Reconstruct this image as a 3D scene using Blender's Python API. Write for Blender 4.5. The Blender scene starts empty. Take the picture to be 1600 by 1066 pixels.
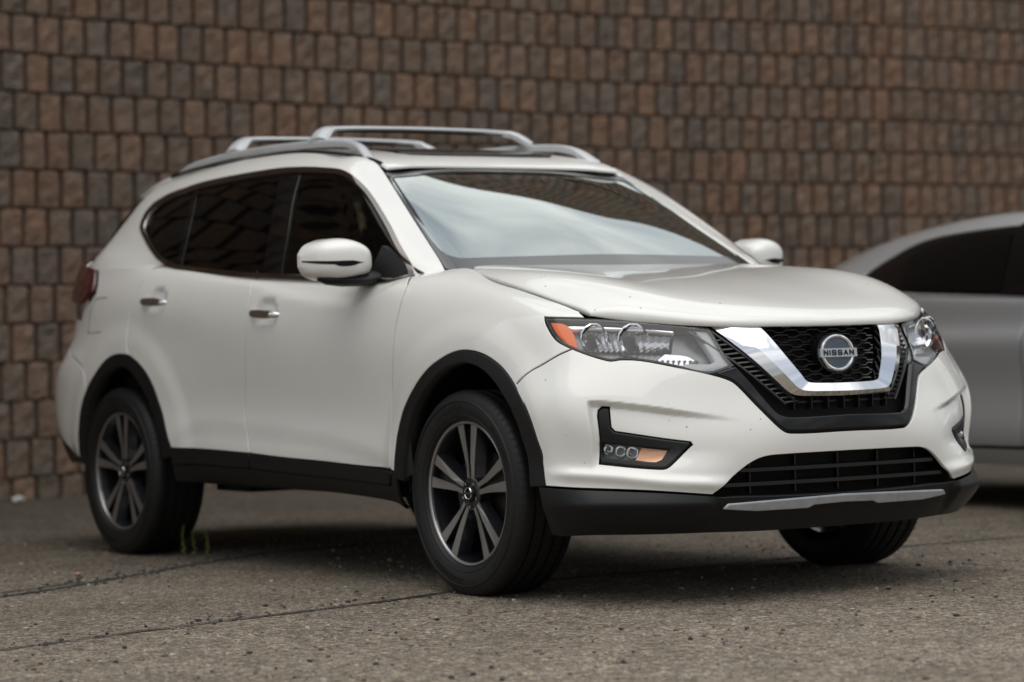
import bpy, bmesh, math, random, json
import numpy as np
from mathutils import Vector, Matrix
from mathutils.geometry import delaunay_2d_cdt
scene=bpy.context.scene
COL=scene.collection
# ------------------------------------------------------------------ camera
CAM=np.array([7.9687,-6.0399,0.8918]); YAW,PITCH,ROLL=math.radians(146.1527),math.radians(-.1456),math.radians(-1.3137); FPX=4311.2
def cam_axes(yaw,pitch,roll):
    cy,sy,cp,sp=math.cos(yaw),math.sin(yaw),math.cos(pitch),math.sin(pitch)
    f=np.array([cy*cp,sy*cp,sp]); r=np.array([sy,-cy,0]); u=np.cross(r,f)
    return r*math.cos(roll)+u*math.sin(roll), -r*math.sin(roll)+u*math.cos(roll), f
RT,UP,FW=cam_axes(YAW,PITCH,ROLL)
cd=bpy.data.cameras.new('camera'); cam=bpy.data.objects.new('camera',cd); COL.objects.link(cam)
M=Matrix.Identity(4)
for i in range(3): M[i][0]=RT[i]; M[i][1]=UP[i]; M[i][2]=-FW[i]; M[i][3]=CAM[i]
cam.matrix_world=M
cd.sensor_width=36; cd.lens=FPX*36/1600; cd.clip_end=2000; cd.clip_start=.1
cd.dof.use_dof=True; cd.dof.focus_distance=8.75; cd.dof.aperture_fstop=2.2
scene.camera=cam
# ------------------------------------------------------------------ sky, sun, exposure
SUN_EL,SUN_AZ=math.radians(70),math.radians(-25)     # azimuth measured from +x
w=bpy.data.worlds.new('World'); scene.world=w; w.use_nodes=True
nt=w.node_tree; nt.nodes.clear()
def N(t,**k):
    n=nt.nodes.new(t)
    for a,b in k.items(): setattr(n,a,b)
    return n
out=N('ShaderNodeOutputWorld'); bg=N('ShaderNodeBackground'); bg.inputs[1].default_value=.10
sky=N('ShaderNodeTexSky'); sky.sky_type='NISHITA'; sky.sun_disc=False; sky.sun_elevation=SUN_EL; sky.sun_rotation=math.pi/2-SUN_AZ
tc=N('ShaderNodeTexCoord'); mp=N('ShaderNodeMapping'); mp.inputs['Scale'].default_value=(1,1,2.2)
nz=N('ShaderNodeTexNoise'); nz.inputs['Scale'].default_value=2.3; nz.inputs['Detail'].default_value=5
cr=N('ShaderNodeValToRGB'); cr.color_ramp.elements[0].position=.36; cr.color_ramp.elements[1].position=.54
cr.color_ramp.elements[0].color=(.35,.35,.35,1)
nz2=N('ShaderNodeTexNoise'); nz2.inputs['Scale'].default_value=4.1; nz2.inputs['Detail'].default_value=4
cl=N('ShaderNodeValToRGB'); cl.color_ramp.elements[0].color=(5.6,5.9,6.1,1); cl.color_ramp.elements[1].color=(12.0,12.0,11.7,1)
cl.color_ramp.elements[0].position=.3; cl.color_ramp.elements[1].position=.7
mx=N('ShaderNodeMixRGB')
L=nt.links.new
L(tc.outputs['Generated'],mp.inputs[0]); L(mp.outputs[0],nz.inputs['Vector']); L(mp.outputs[0],nz2.inputs['Vector'])
L(nz.outputs[0],cr.inputs[0]); L(nz2.outputs[0],cl.inputs[0]); L(cr.outputs[0],mx.inputs[0]); L(sky.outputs[0],mx.inputs[1]); L(cl.outputs[0],mx.inputs[2])
# overcast sky: brighter overhead than near the horizon
sz=N('ShaderNodeSeparateXYZ'); L(tc.outputs['Generated'],sz.inputs[0]); mr=N('ShaderNodeMapRange'); mr.inputs[1].default_value=0; mr.inputs[2].default_value=1; mr.inputs[3].default_value=.36; mr.inputs[4].default_value=1.35; L(sz.outputs[2],mr.inputs[0])
vm=N('ShaderNodeVectorMath',operation='SCALE'); L(mx.outputs[0],vm.inputs[0]); L(mr.outputs[0],vm.inputs['Scale']); L(vm.outputs[0],bg.inputs[0]); L(bg.outputs[0],out.inputs[0])
sl=bpy.data.lights.new('sun','SUN'); sl.energy=1.0; sl.angle=math.radians(58); sl.color=(1,.95,.88)
so=bpy.data.objects.new('sun',sl); COL.objects.link(so)
d=Vector((math.cos(SUN_EL)*math.cos(SUN_AZ),math.cos(SUN_EL)*math.sin(SUN_AZ),math.sin(SUN_EL)))
so.rotation_euler=(-d).to_track_quat('-Z','Y').to_euler(); so.location=(3,-2,8)
vs=scene.view_settings; vs.view_transform='Standard'; vs.look='None'; vs.exposure=.22; vs.gamma=1
random.seed(4); rng=np.random.default_rng(7)
# ------------------------------------------------------------------ object helpers
def link(o,parent=None):
    COL.objects.link(o)
    if parent is not None: o.parent=parent
    return o
def thing(name,label,cat,loc=(0,0,0),group=None):
    o=bpy.data.objects.new(name,None); o.location=loc; o.empty_display_size=.2; link(o); o['label']=label; o['category']=cat
    if group: o['group']=group
    return o
def tagm(o,label,cat,group=None,kind=None):
    if label: o['label']=label
    if cat: o['category']=cat
    if group: o['group']=group
    if kind: o['kind']=kind
    return o
def meshobj(name,V,Fc,mat,parent=None,smooth=False,label=None,mats=None,mi=None):
    me=bpy.data.meshes.new(name); me.from_pydata([tuple(map(float,v)) for v in V],[],[tuple(map(int,f)) for f in Fc])
    for m in ([mat] if mats is None else mats): me.materials.append(m)
    if mi is not None: me.polygons.foreach_set('material_index',mi)
    if smooth is True: me.polygons.foreach_set('use_smooth',[True]*len(me.polygons))
    me.update(); o=bpy.data.objects.new(name,me); link(o,parent)
    if smooth not in (True,False): bm=bmesh.new(); bm.from_mesh(me); shade(bm,smooth); bm.to_mesh(me); bm.free()
    if label: o['label']=label
    return o
def shade(bm,ang):
    for f in bm.faces: f.smooth=True
    for e in bm.edges:
        if len(e.link_faces)==2: e.smooth=e.calc_face_angle(0)<ang
        else: e.smooth=False
class MB:
    def __init__(s): s.V=[]; s.F=[]
    def add(s,V,F,M=None):
        b=len(s.V)
        for v in V: s.V.append(tuple(M@Vector(v)) if M is not None else tuple(v))
        s.F+= [tuple(b+i for i in f) for f in F]; return s
    def box(s,c,d,M=None,bev=0):
        x,y,z=c; a,b,h=[q/2 for q in d]
        V=[(x+i*a,y+j*b,z+k*h) for i in (-1,1) for j in (-1,1) for k in (-1,1)]
        return s.add(V,[(0,1,3,2),(4,6,7,5),(0,4,5,1),(2,3,7,6),(0,2,6,4),(1,5,7,3)],M)
    def tube(s,pts,r,n=10,cap=True,sx=1,up=(0,0,1)):
        pts=[Vector(p) for p in pts]; rr=r if hasattr(r,'__len__') else [r]*len(pts); R=[]
        for i,p in enumerate(pts):
            t=(pts[min(i+1,len(pts)-1)]-pts[max(i-1,0)]).normalized(); a=t.cross(Vector(up))
            if a.length<1e-3: a=t.cross(Vector((1,0,0)))
            a.normalize(); b=a.cross(t).normalized()
            R.append([p+a*math.cos(k*2*math.pi/n)*rr[i]*sx+b*math.sin(k*2*math.pi/n)*rr[i] for k in range(n)])
        V=[q for ring in R for q in ring]; F=[(i*n+k,i*n+(k+1)%n,(i+1)*n+(k+1)%n,(i+1)*n+k) for i in range(len(pts)-1) for k in range(n)]
        if cap: F+=[tuple(range(n))[::-1],tuple((len(pts)-1)*n+k for k in range(n))]
        return s.add(V,F)
    def lathe(s,prof,n=48,M=None,a0=0,a1=2*math.pi):
        """profile of (y,r): spun about the y axis"""
        full=abs(a1-a0-2*math.pi)<1e-6; m=n if full else n+1
        V=[(r*math.cos(a0+(a1-a0)*k/n),y,r*math.sin(a0+(a1-a0)*k/n)) for y,r in prof for k in range(m)]
        F=[(i*m+k,i*m+(k+1)%m,(i+1)*m+(k+1)%m,(i+1)*m+k) for i in range(len(prof)-1) for k in range(n)]
        return s.add(V,F,M)
    def extrude(s,poly,y0,y1,M=None,scale1=1,c=(0,0)):
        """polygon (x,z) pushed from y0 to y1"""
        n=len(poly); V=[(a,y0,b) for a,b in poly]+[(c[0]+(a-c[0])*scale1,y1,c[1]+(b-c[1])*scale1) for a,b in poly]
        return s.add(V,[tuple(range(n)),tuple(range(2*n-1,n-1,-1))]+[(i,n+i,n+(i+1)%n,(i+1)%n) for i in range(n)],M)
    def build(s,name,mat,parent=None,smooth=False,label=None,weld=False):
        me=bpy.data.meshes.new(name); me.from_pydata(s.V,[],s.F); bm=bmesh.new(); bm.from_mesh(me)
        if weld: bmesh.ops.remove_doubles(bm,verts=bm.verts,dist=1e-5)
        bmesh.ops.recalc_face_normals(bm,faces=bm.faces)
        if smooth: shade(bm,smooth if smooth is not True else .6)
        bm.to_mesh(me); bm.free(); me.materials.append(mat); o=bpy.data.objects.new(name,me); link(o,parent)
        if label: o['label']=label
        return o
# ------------------------------------------------------------------ trimmed panels on a sheet
def frame(S,q,e=.01):
    u,v=q[:,0],q[:,1]; du=(S.F(u+e,v)-S.F(u-e,v))/(2*e); dv=(S.F(u,v+e)-S.F(u,v-e))/(2*e)
    n=np.cross(du,dv); n/=np.linalg.norm(n,axis=1,keepdims=True)+1e-12; return du,dv,n
def area(q): x,y=q[:,0],q[:,1]; return .5*np.sum(x*np.roll(y,-1)-y*np.roll(x,-1))
def densify(S,q,step,smooth=True,corner=38):
    q=np.array(q,float); n=len(q)
    P=S.F(q[:,0],q[:,1]); a=P-np.roll(P,1,0); b=np.roll(P,-1,0)-P
    ca=(a*b).sum(1)/(np.linalg.norm(a,axis=1)*np.linalg.norm(b,axis=1)+1e-12)
    sharp=(ca<math.cos(math.radians(corner))) if smooth else np.ones(n,bool)
    o=[]
    for i in range(n):
        p0,p1,p2,p3=q[i-1],q[i],q[(i+1)%n],q[(i+2)%n]
        Lg=np.linalg.norm(b[i]); m=max(1,int(round(Lg/step)))
        d12=Lg+1e-9; t1=(p2-p1) if sharp[i] else (p2-p0)*Lg/(Lg+np.linalg.norm(a[i])+1e-9)
        nb=np.linalg.norm(b[(i+1)%n]); t2=(p2-p1) if sharp[(i+1)%n] else (p3-p1)*Lg/(Lg+nb+1e-9)
        for k in range(m):
            t=k/m; o.append((2*t**3-3*t**2+1)*p1+(t**3-2*t**2+t)*t1+(-2*t**3+3*t**2)*p2+(t**3-t**2)*t2)
    return np.array(o)
def inset(S,q,d,keep=None):
    """move the outline d metres into the polygon (true size on the sheet)"""
    if area(q)<0: sg=-1
    else: sg=1
    du,dv,n=frame(S,q); g11=(du*du).sum(1); g12=(du*dv).sum(1)
    L1=np.sqrt(g11); e1=du/L1[:,None]; e2=dv-(dv*e1).sum(1)[:,None]*e1; L2=np.linalg.norm(e2,axis=1); e2/=L2[:,None]; sh=(dv*e1).sum(1)
    def loc(dq): return np.stack([dq[:,0]*L1+dq[:,1]*sh,dq[:,1]*L2],1)
    a=loc(q-np.roll(q,1,0)); b=loc(np.roll(q,-1,0)-q)
    a/=np.linalg.norm(a,axis=1,keepdims=True)+1e-12; b/=np.linalg.norm(b,axis=1,keepdims=True)+1e-12
    na=np.stack([-a[:,1],a[:,0]],1)*sg; nb=np.stack([-b[:,1],b[:,0]],1)*sg
    m=(na+nb)/np.maximum(1+(na*nb).sum(1),.45)[:,None]*d
    y=m[:,1]/L2; x=(m[:,0]-y*sh)/L1; r=q+np.stack([x,y],1)
    if keep is not None:
        k=np.abs(q[:,0]-keep)<1e-6; r[k,0]=keep
    return r
def pip(q,P):
    x,y=P[:,0][:,None],P[:,1][:,None]; x1,y1=q[:,0],q[:,1]; x2,y2=np.roll(x1,-1),np.roll(y1,-1)
    c=((y1>y)!=(y2>y))&(x<(x2-x1)*(y-y1)/(y2-y1+1e-15)+x1); return c.sum(1)%2==1
def segd(q,P):
    a=q; b=np.roll(q,-1,0); ab=b-a; t=np.clip(((P[:,None]-a)*ab).sum(2)/((ab**2).sum(1)+1e-15),0,1)
    return np.sqrt((((a+ab*t[...,None])-P[:,None])**2).sum(2)).min(1)
def panel(name,key,outline,holes,mat,parent=None,side=-1,off=0.,gap=.003,flange=.012,bev=.0014,step=.03,edge=.014,sym=False,label=None,smooth=True,fn=None,thick_in=None):
    S=SHEETS[key]; keep=0. if sym else None
    def mk(o,sgn):
        q=densify(S,o,edge,smooth); 
        if sym: q[np.abs(q[:,0])<1e-4,0]=0.
        return q
    loops=[mk(outline,1)]+[mk(h,-1) for h in holes]
    R0=[];R1=[]
    for i,q in enumerate(loops):
        s=1 if i==0 else -1
        R0.append(inset(S,q,s*gap,keep)); R1.append(inset(S,q,s*(gap+bev),keep))
    # interior samples
    lo=R1[0].min(0); hi=R1[0].max(0)
    um=(lo[0]+hi[0])/2; vm=(lo[1]+hi[1])/2
    us=np.linspace(lo[0],hi[0],200); vs_=np.linspace(lo[1],hi[1],200)
    Lu=np.linalg.norm(np.diff(S.F(us,np.full(200,vm)),axis=0),axis=1); Lv=np.linalg.norm(np.diff(S.F(np.full(200,um),vs_),axis=0),axis=1)
    cu=np.r_[0,np.cumsum(Lu)]; cv=np.r_[0,np.cumsum(Lv)]
    nu=max(2,int(cu[-1]/step)); nv=max(2,int(cv[-1]/step))
    gu=np.interp(np.linspace(0,cu[-1],nu+1),cu,us); gv=np.interp(np.linspace(0,cv[-1],nv+1),cv,vs_)
    su,sv=cu[-1]/(hi[0]-lo[0]),cv[-1]/(hi[1]-lo[1]); sc=np.array([su,sv])
    G=np.stack(np.meshgrid(gu,gv,indexing='ij'),-1).reshape(-1,2)
    ok=pip(R1[0],G)
    for h in R1[1:]: ok&=~pip(h,G)
    G=G[ok]
    if len(G):
        dd=np.min([segd(r*sc,G*sc) for r in R1],axis=0); G=G[dd>step*.35]
    pts=np.concatenate(R1+[G]); ed=[]; b=0
    for r in R1:
        n=len(r); ed+=[(b+i,b+(i+1)%n) for i in range(n)]; b+=n
    vo,eo,fo,ov,oe,of=delaunay_2d_cdt([Vector((float(p[0]*su),float(p[1]*sv))) for p in pts],ed,[],0,1e-7)
    Q=np.array([(v[0]/su,v[1]/sv) for v in vo]); 
    cen=np.array([Q[list(f)].mean(0) for f in fo]); ok=pip(R1[0],cen)
    for h in R1[1:]: ok&=~pip(h,cen)
    fo=[tuple(f) for f,k in zip(fo,ok) if k]
    imap={}
    for i,o in enumerate(ov):
        for j in o: imap[j]=i
    sgn=S.sgn; 
    P=S.F(Q[:,0],Q[:,1]); Nn=S.N(Q[:,0],Q[:,1])
    if fn is not None: P=P+Nn*fn(Q,P)[:,None]
    P=P+Nn*off
    V=list(P); NV=list(Nn); F=[]; FN=[]
    for f in fo:
        a,bq,cq=P[f[0]],P[f[1]],P[f[2]]
        if np.dot(np.cross(bq-a,cq-a),Nn[f[0]])<0: f=f[::-1]
        F.append(f); FN.append([Nn[i] for i in f])
    b=0
    if flange>0:
        for r0,r1 in zip(R0,R1):
            n=len(r1); idx=[imap[b+i] for i in range(n)]; b+=n
            p1=P[idx]; n1=Nn[idx]; p0=S.F(r0[:,0],r0[:,1])+n1*(off-bev)
            if fn is not None: p0=p0+n1*fn(r0,p0)[:,None]
            out=p0-p1; out/=np.linalg.norm(out,axis=1,keepdims=True)+1e-12
            nb=n1*.86+out*.5; nb/=np.linalg.norm(nb,axis=1,keepdims=True)
            ou=out-(out*n1).sum(1)[:,None]*n1; ou/=np.linalg.norm(ou,axis=1,keepdims=True)+1e-12
            i0=len(V); V+=list(p0); V+=list(p0-n1*flange)
            for i in range(n):
                j=(i+1)%n
                if sym and abs(r1[i,0])<1e-6 and abs(r1[j,0])<1e-6: continue
                f=(idx[i],idx[j],i0+j,i0+i); ns=[n1[i],n1[j],nb[j],nb[i]]
                g=(i0+i,i0+j,i0+n+j,i0+n+i); gs=[nb[i],nb[j],ou[j],ou[i]]
                if np.dot(np.cross(V[f[1]]-V[f[0]],V[f[3]]-V[f[0]]),n1[i])<0: f=f[::-1]; ns=ns[::-1]; g=g[::-1]; gs=gs[::-1]
                F+=[f,g]; FN+=[ns,gs]
    V=np.array(V)
    def fin(V,F,FN,sd):
        V=V*np.array([1,sd,1])
        if sd<0: F=[f[::-1] for f in F]; FN=[[x*np.array([1,-1,1]) for x in n[::-1]] for n in FN]
        return V,F,FN
    if sym:
        a=fin(V,F,FN,1); b2=fin(V,F,FN,-1); n=len(V)
        V=np.concatenate([a[0],b2[0]]); F=a[1]+[tuple(i+n for i in f) for f in b2[1]]; FN=a[2]+b2[2]
    else: V,F,FN=fin(V,F,FN,side)
    me=bpy.data.meshes.new(name); me.from_pydata([tuple(v) for v in V.tolist()],[],[tuple(int(i) for i in f) for f in F])
    me.polygons.foreach_set('use_smooth',[True]*len(me.polygons))
    nl=np.concatenate([np.array(n) for n in FN]); 
    if len(nl)==len(me.loops): me.normals_split_custom_set([tuple(x) for x in nl.tolist()])
    me.materials.append(mat); me.update()
    o=bpy.data.objects.new(name,me); link(o,parent)
    if label: o['label']=label
    return o
# ------------------------------------------------------------------ materials
def mat(name,base=(.5,.5,.5),rough=.5,metal=0,coat=0,spec=.5,coat_rough=.03,bump=None,noise=None,speck=None,ior=None,emit=None):
    m=bpy.data.materials.new(name); m.use_nodes=True; t=m.node_tree; p=t.nodes['Principled BSDF']
    p.inputs['Base Color'].default_value=(*base,1); p.inputs['Roughness'].default_value=rough; p.inputs['Metallic'].default_value=metal
    p.inputs['Coat Weight'].default_value=coat; p.inputs['Coat Roughness'].default_value=coat_rough; p.inputs['Specular IOR Level'].default_value=spec
    if ior: p.inputs['IOR'].default_value=ior
    co=t.nodes.new('ShaderNodeTexCoord').outputs['Object']; cur=None
    def tn(scale,detail=4,rg=.55):
        n=t.nodes.new('ShaderNodeTexNoise'); n.inputs['Scale'].default_value=scale; n.inputs['Detail'].default_value=detail; n.inputs['Roughness'].default_value=rg; t.links.new(co,n.inputs['Vector']); return n.outputs[0]
    if noise:   # (scale, darker factor)
        r=t.nodes.new('ShaderNodeValToRGB'); r.color_ramp.elements[0].position=.3; r.color_ramp.elements[1].position=.7
        r.color_ramp.elements[0].color=(*[c*noise[1] for c in base],1); r.color_ramp.elements[1].color=(*base,1)
        t.links.new(tn(noise[0]),r.inputs[0]); cur=r.outputs[0]
        rr=t.nodes.new('ShaderNodeMapRange'); rr.inputs[3].default_value=max(rough-.07,0); rr.inputs[4].default_value=rough+.08
        t.links.new(tn(noise[0]*1.7),rr.inputs[0]); t.links.new(rr.outputs[0],p.inputs['Roughness'])
    if cur is not None: t.links.new(cur,p.inputs['Base Color'])
    if bump:
        b=t.nodes.new('ShaderNodeBump'); b.inputs['Strength'].default_value=bump[1]; b.inputs['Distance'].default_value=bump[2] if len(bump)>2 else .002
        t.links.new(tn(bump[0],6,.6),b.inputs['Height']); t.links.new(b.outputs[0],p.inputs['Normal'])
    return m
def glassmat(name,tint,ior=1.6,rough=0.,refl=(1,1,1),haze=None):
    m=bpy.data.materials.new(name); m.use_nodes=True; t=m.node_tree; t.nodes.clear()
    o=t.nodes.new('ShaderNodeOutputMaterial'); a=t.nodes.new('ShaderNodeBsdfTransparent'); a.inputs[0].default_value=(*tint,1)
    g=t.nodes.new('ShaderNodeBsdfGlossy'); g.inputs['Roughness'].default_value=rough; g.inputs[0].default_value=(*refl,1)
    f=t.nodes.new('ShaderNodeFresnel'); f.inputs[0].default_value=ior; x=t.nodes.new('ShaderNodeMixShader')
    t.links.new(f.outputs[0],x.inputs[0]); src=a.outputs[0]
    if haze:
        d=t.nodes.new('ShaderNodeBsdfDiffuse'); d.inputs[0].default_value=(*haze[0],1); h=t.nodes.new('ShaderNodeMixShader'); h.inputs[0].default_value=haze[1]
        t.links.new(a.outputs[0],h.inputs[1]); t.links.new(d.outputs[0],h.inputs[2]); src=h.outputs[0]
    t.links.new(src,x.inputs[1]); t.links.new(g.outputs[0],x.inputs[2]); t.links.new(x.outputs[0],o.inputs[0]); return m
# ------------------------------------------------------------------ ground
def nodes(m):
    t=m.node_tree
    def n(ty,**k):
        x=t.nodes.new(ty)
        for a,b in k.items(): setattr(x,a,b)
        return x
    return t,n,t.links.new
def asphalt():
    m=bpy.data.materials.new('worn_asphalt'); m.use_nodes=True; t,n,L=nodes(m); p=t.nodes['Principled BSDF']; p.inputs['Roughness'].default_value=.88; p.inputs['Specular IOR Level'].default_value=.3
    co=n('ShaderNodeTexCoord').outputs['Object']
    def noise(s,d=4,r=.55):
        q=n('ShaderNodeTexNoise'); q.inputs['Scale'].default_value=s; q.inputs['Detail'].default_value=d; q.inputs['Roughness'].default_value=r; L(co,q.inputs['Vector']); return q.outputs[0]
    def ramp(src,st):
        q=n('ShaderNodeValToRGB'); e=q.color_ramp.elements
        while len(e)<len(st): e.new(.5)
        for x,(a,b) in zip(e,st): x.position=a; x.color=(*b,1)
        L(src,q.inputs[0]); return q.outputs[0]
    def mix(f,a,b,ty='MIX'):
        q=n('ShaderNodeMixRGB',blend_type=ty); 
        if isinstance(f,float): q.inputs[0].default_value=f
        else: L(f,q.inputs[0])
        L(a,q.inputs[1]); L(b,q.inputs[2]); return q.outputs[0]
    vo=n('ShaderNodeTexVoronoi'); vo.inputs['Scale'].default_value=150; L(co,vo.inputs['Vector'])
    sep=n('ShaderNodeSeparateColor'); L(vo.outputs['Color'],sep.inputs[0])
    base=ramp(noise(.55,5,.6),[(.30,(.262,.228,.188)),(.5,(.325,.288,.240)),(.72,(.385,.345,.292))])
    agg=ramp(sep.outputs[0],[(0,(.30,.29,.28)),(.3,(.80,.78,.75)),(.7,(1.05,1.02,.98)),(.92,(1.4,1.36,1.28)),(1,(2.2,2.15,2.05))])
    v3=n('ShaderNodeTexVoronoi'); v3.inputs['Scale'].default_value=62; L(co,v3.inputs['Vector']); s3=n('ShaderNodeSeparateColor'); L(v3.outputs['Color'],s3.inputs[0])
    c=mix(1.,base,agg,'MULTIPLY'); c=mix(1.,c,ramp(s3.outputs[0],[(0,(.50,.49,.48)),(.25,(.92,.91,.90)),(.75,(1.03,1.02,1.0)),(.95,(1.5,1.46,1.4))]),'MULTIPLY')
    c=mix(1.,c,ramp(noise(28,4,.7),[(.35,(.70,.69,.68)),(.6,(1.08,1.08,1.08))]),'MULTIPLY')
    c=mix(1.,c,ramp(noise(4,5,.6),[(.32,(.80,.79,.77)),(.6,(1.06,1.05,1.04))]),'MULTIPLY')
    # wall shade and vignetting painted into the colour, darker towards the wall
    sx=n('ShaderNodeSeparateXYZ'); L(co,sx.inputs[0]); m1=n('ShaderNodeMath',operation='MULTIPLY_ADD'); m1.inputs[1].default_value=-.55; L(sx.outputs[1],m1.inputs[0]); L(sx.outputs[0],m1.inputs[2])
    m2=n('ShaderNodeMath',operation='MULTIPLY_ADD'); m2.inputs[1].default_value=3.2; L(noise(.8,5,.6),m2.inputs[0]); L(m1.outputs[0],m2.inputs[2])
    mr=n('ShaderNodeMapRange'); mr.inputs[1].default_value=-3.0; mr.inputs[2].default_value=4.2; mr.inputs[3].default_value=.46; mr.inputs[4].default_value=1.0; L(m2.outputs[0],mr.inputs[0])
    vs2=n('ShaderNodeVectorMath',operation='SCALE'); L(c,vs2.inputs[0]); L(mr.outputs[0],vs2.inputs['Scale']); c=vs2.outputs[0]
    pit=n('ShaderNodeTexVoronoi'); pit.inputs['Scale'].default_value=34; L(co,pit.inputs['Vector']); ps=n('ShaderNodeSeparateColor'); L(pit.outputs['Color'],ps.inputs[0])
    pm=n('ShaderNodeMapRange'); pm.inputs[1].default_value=.80; pm.inputs[2].default_value=1; pm.inputs[3].default_value=.0; pm.inputs[4].default_value=.30; L(ps.outputs[0],pm.inputs[0])
    pl=n('ShaderNodeMath',operation='LESS_THAN'); L(pit.outputs['Distance'],pl.inputs[0]); L(pm.outputs[0],pl.inputs[1])
    pc=n('ShaderNodeMixRGB'); pc.inputs[2].default_value=(.07,.065,.06,1); L(pl.outputs[0],pc.inputs[0]); L(c,pc.inputs[1]); c=pc.outputs[0]
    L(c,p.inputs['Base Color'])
    b=n('ShaderNodeBump'); b.inputs['Distance'].default_value=.011; b.inputs['Strength'].default_value=1.0
    ad=n('ShaderNodeMath',operation='MULTIPLY_ADD'); ad.inputs[1].default_value=-.9; L(vo.outputs['Distance'],ad.inputs[0]); a4=n('ShaderNodeMath',operation='MULTIPLY_ADD'); a4.inputs[1].default_value=-1.1; L(v3.outputs['Distance'],a4.inputs[0]); L(noise(45,5,.75),a4.inputs[2]); L(a4.outputs[0],ad.inputs[2]); L(ad.outputs[0],b.inputs['Height'])
    L(b.outputs[0],p.inputs['Normal']); return m
ASPH=asphalt()
def axisgrid(lo,hi,mid0,mid1,st):
    a=list(np.arange(mid0,mid1+1e-6,st)); x=mid0; s=st
    while x>lo: s*=1.35; x-=s; a.insert(0,max(x,lo))
    x=mid1; s=st
    while x<hi: s*=1.35; x+=s; a.append(min(x,hi))
    return np.array(a)
gx=axisgrid(-400,400,-8,8,.10); gy=axisgrid(-400,400,-6,9,.10)
XX,YY=np.meshgrid(gx,gy,indexing='ij')
def gz(x,y):
    a=np.exp(-((x/9)**2+(y/9)**2))
    return (.006*np.sin(x*1.7+y*.6)*np.sin(y*1.3-.4*x)+.003*np.sin(4.1*x+1.3*y)*np.sin(3.7*y-1.2*x))*a-.006
ZZ=gz(XX,YY); nyg=len(gy)
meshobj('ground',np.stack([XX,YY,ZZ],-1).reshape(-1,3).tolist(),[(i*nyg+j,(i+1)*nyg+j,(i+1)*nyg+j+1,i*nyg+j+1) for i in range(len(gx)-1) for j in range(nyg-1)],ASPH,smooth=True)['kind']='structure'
# tar filled cracks
TAR=mat('crack_tar',(.035,.034,.034),.75,noise=(40,.6),bump=(120,.6,.003))
def crack(name,pts,wd,jit=.008,seed=1):
    r=np.random.default_rng(seed); P=spl2(pts,.02); V=[]
    d=np.gradient(P,axis=0); nrm=np.stack([-d[:,1],d[:,0]],1); nrm/=np.linalg.norm(nrm,axis=1,keepdims=True)
    w=np.zeros(len(P)); wob=np.zeros(len(P))
    for f in (3,9,31,80): w+=np.interp(np.arange(len(P)),np.linspace(0,len(P),f+2),r.normal(0,1,f+2))/2; wob+=np.interp(np.arange(len(P)),np.linspace(0,len(P),f+2),r.normal(0,1,f+2))*jit/(1+f/12)
    hw=wd*.5*np.clip(1+.28*w,.3,1.8); P=P+nrm*wob[:,None]
    A_=P+nrm*hw[:,None]*(1+.5*r.normal(0,.14,len(P)))[:,None]; B_=P-nrm*hw[:,None]*(1+.5*r.normal(0,.14,len(P)))[:,None]
    V=[]
    for a,b in zip(A_,B_): V+=[(a[0],a[1],gz(a[0],a[1])+.004),(b[0],b[1],gz(b[0],b[1])+.004)]
    o=meshobj(name,V,[(2*i,2*i+1,2*i+3,2*i+2) for i in range(len(P)-1)],TAR); o['kind']='structure'; return o
def spl2(pts,step):
    pts=np.array(pts,float); L_=np.r_[0,np.cumsum(np.linalg.norm(np.diff(pts,axis=0),axis=1))]; s=np.arange(0,L_[-1],step)
    return np.stack([np.interp(s,L_,pts[:,0]),np.interp(s,L_,pts[:,1])],1)
crack('pavement_crack',[(.8,-4.2),(.45,-3.2),(.31,-2.76),(.15,-1.93),(-.02,-1.3),(-.14,-.9),(-.25,-.3),(-.35,.6),(-.43,1.5),(-.41,2.12),(-.5,4)],.032,.010,3)
crack('pavement_crack',[(-1.0,-2.9),(-1.26,-2.08),(-1.55,-1.6),(-1.98,-.94),(-2.2,-.5),(-2.3,.6)],.028,.014,5)
crack('pavement_crack',[(-1.06,-2.75),(-1.45,-1.95),(-1.62,-1.62)],.016,.02,9)
crack('pavement_crack',[(2.55,-2.75),(2.45,-2.3),(2.5,-1.9)],.03,.012,11)
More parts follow.
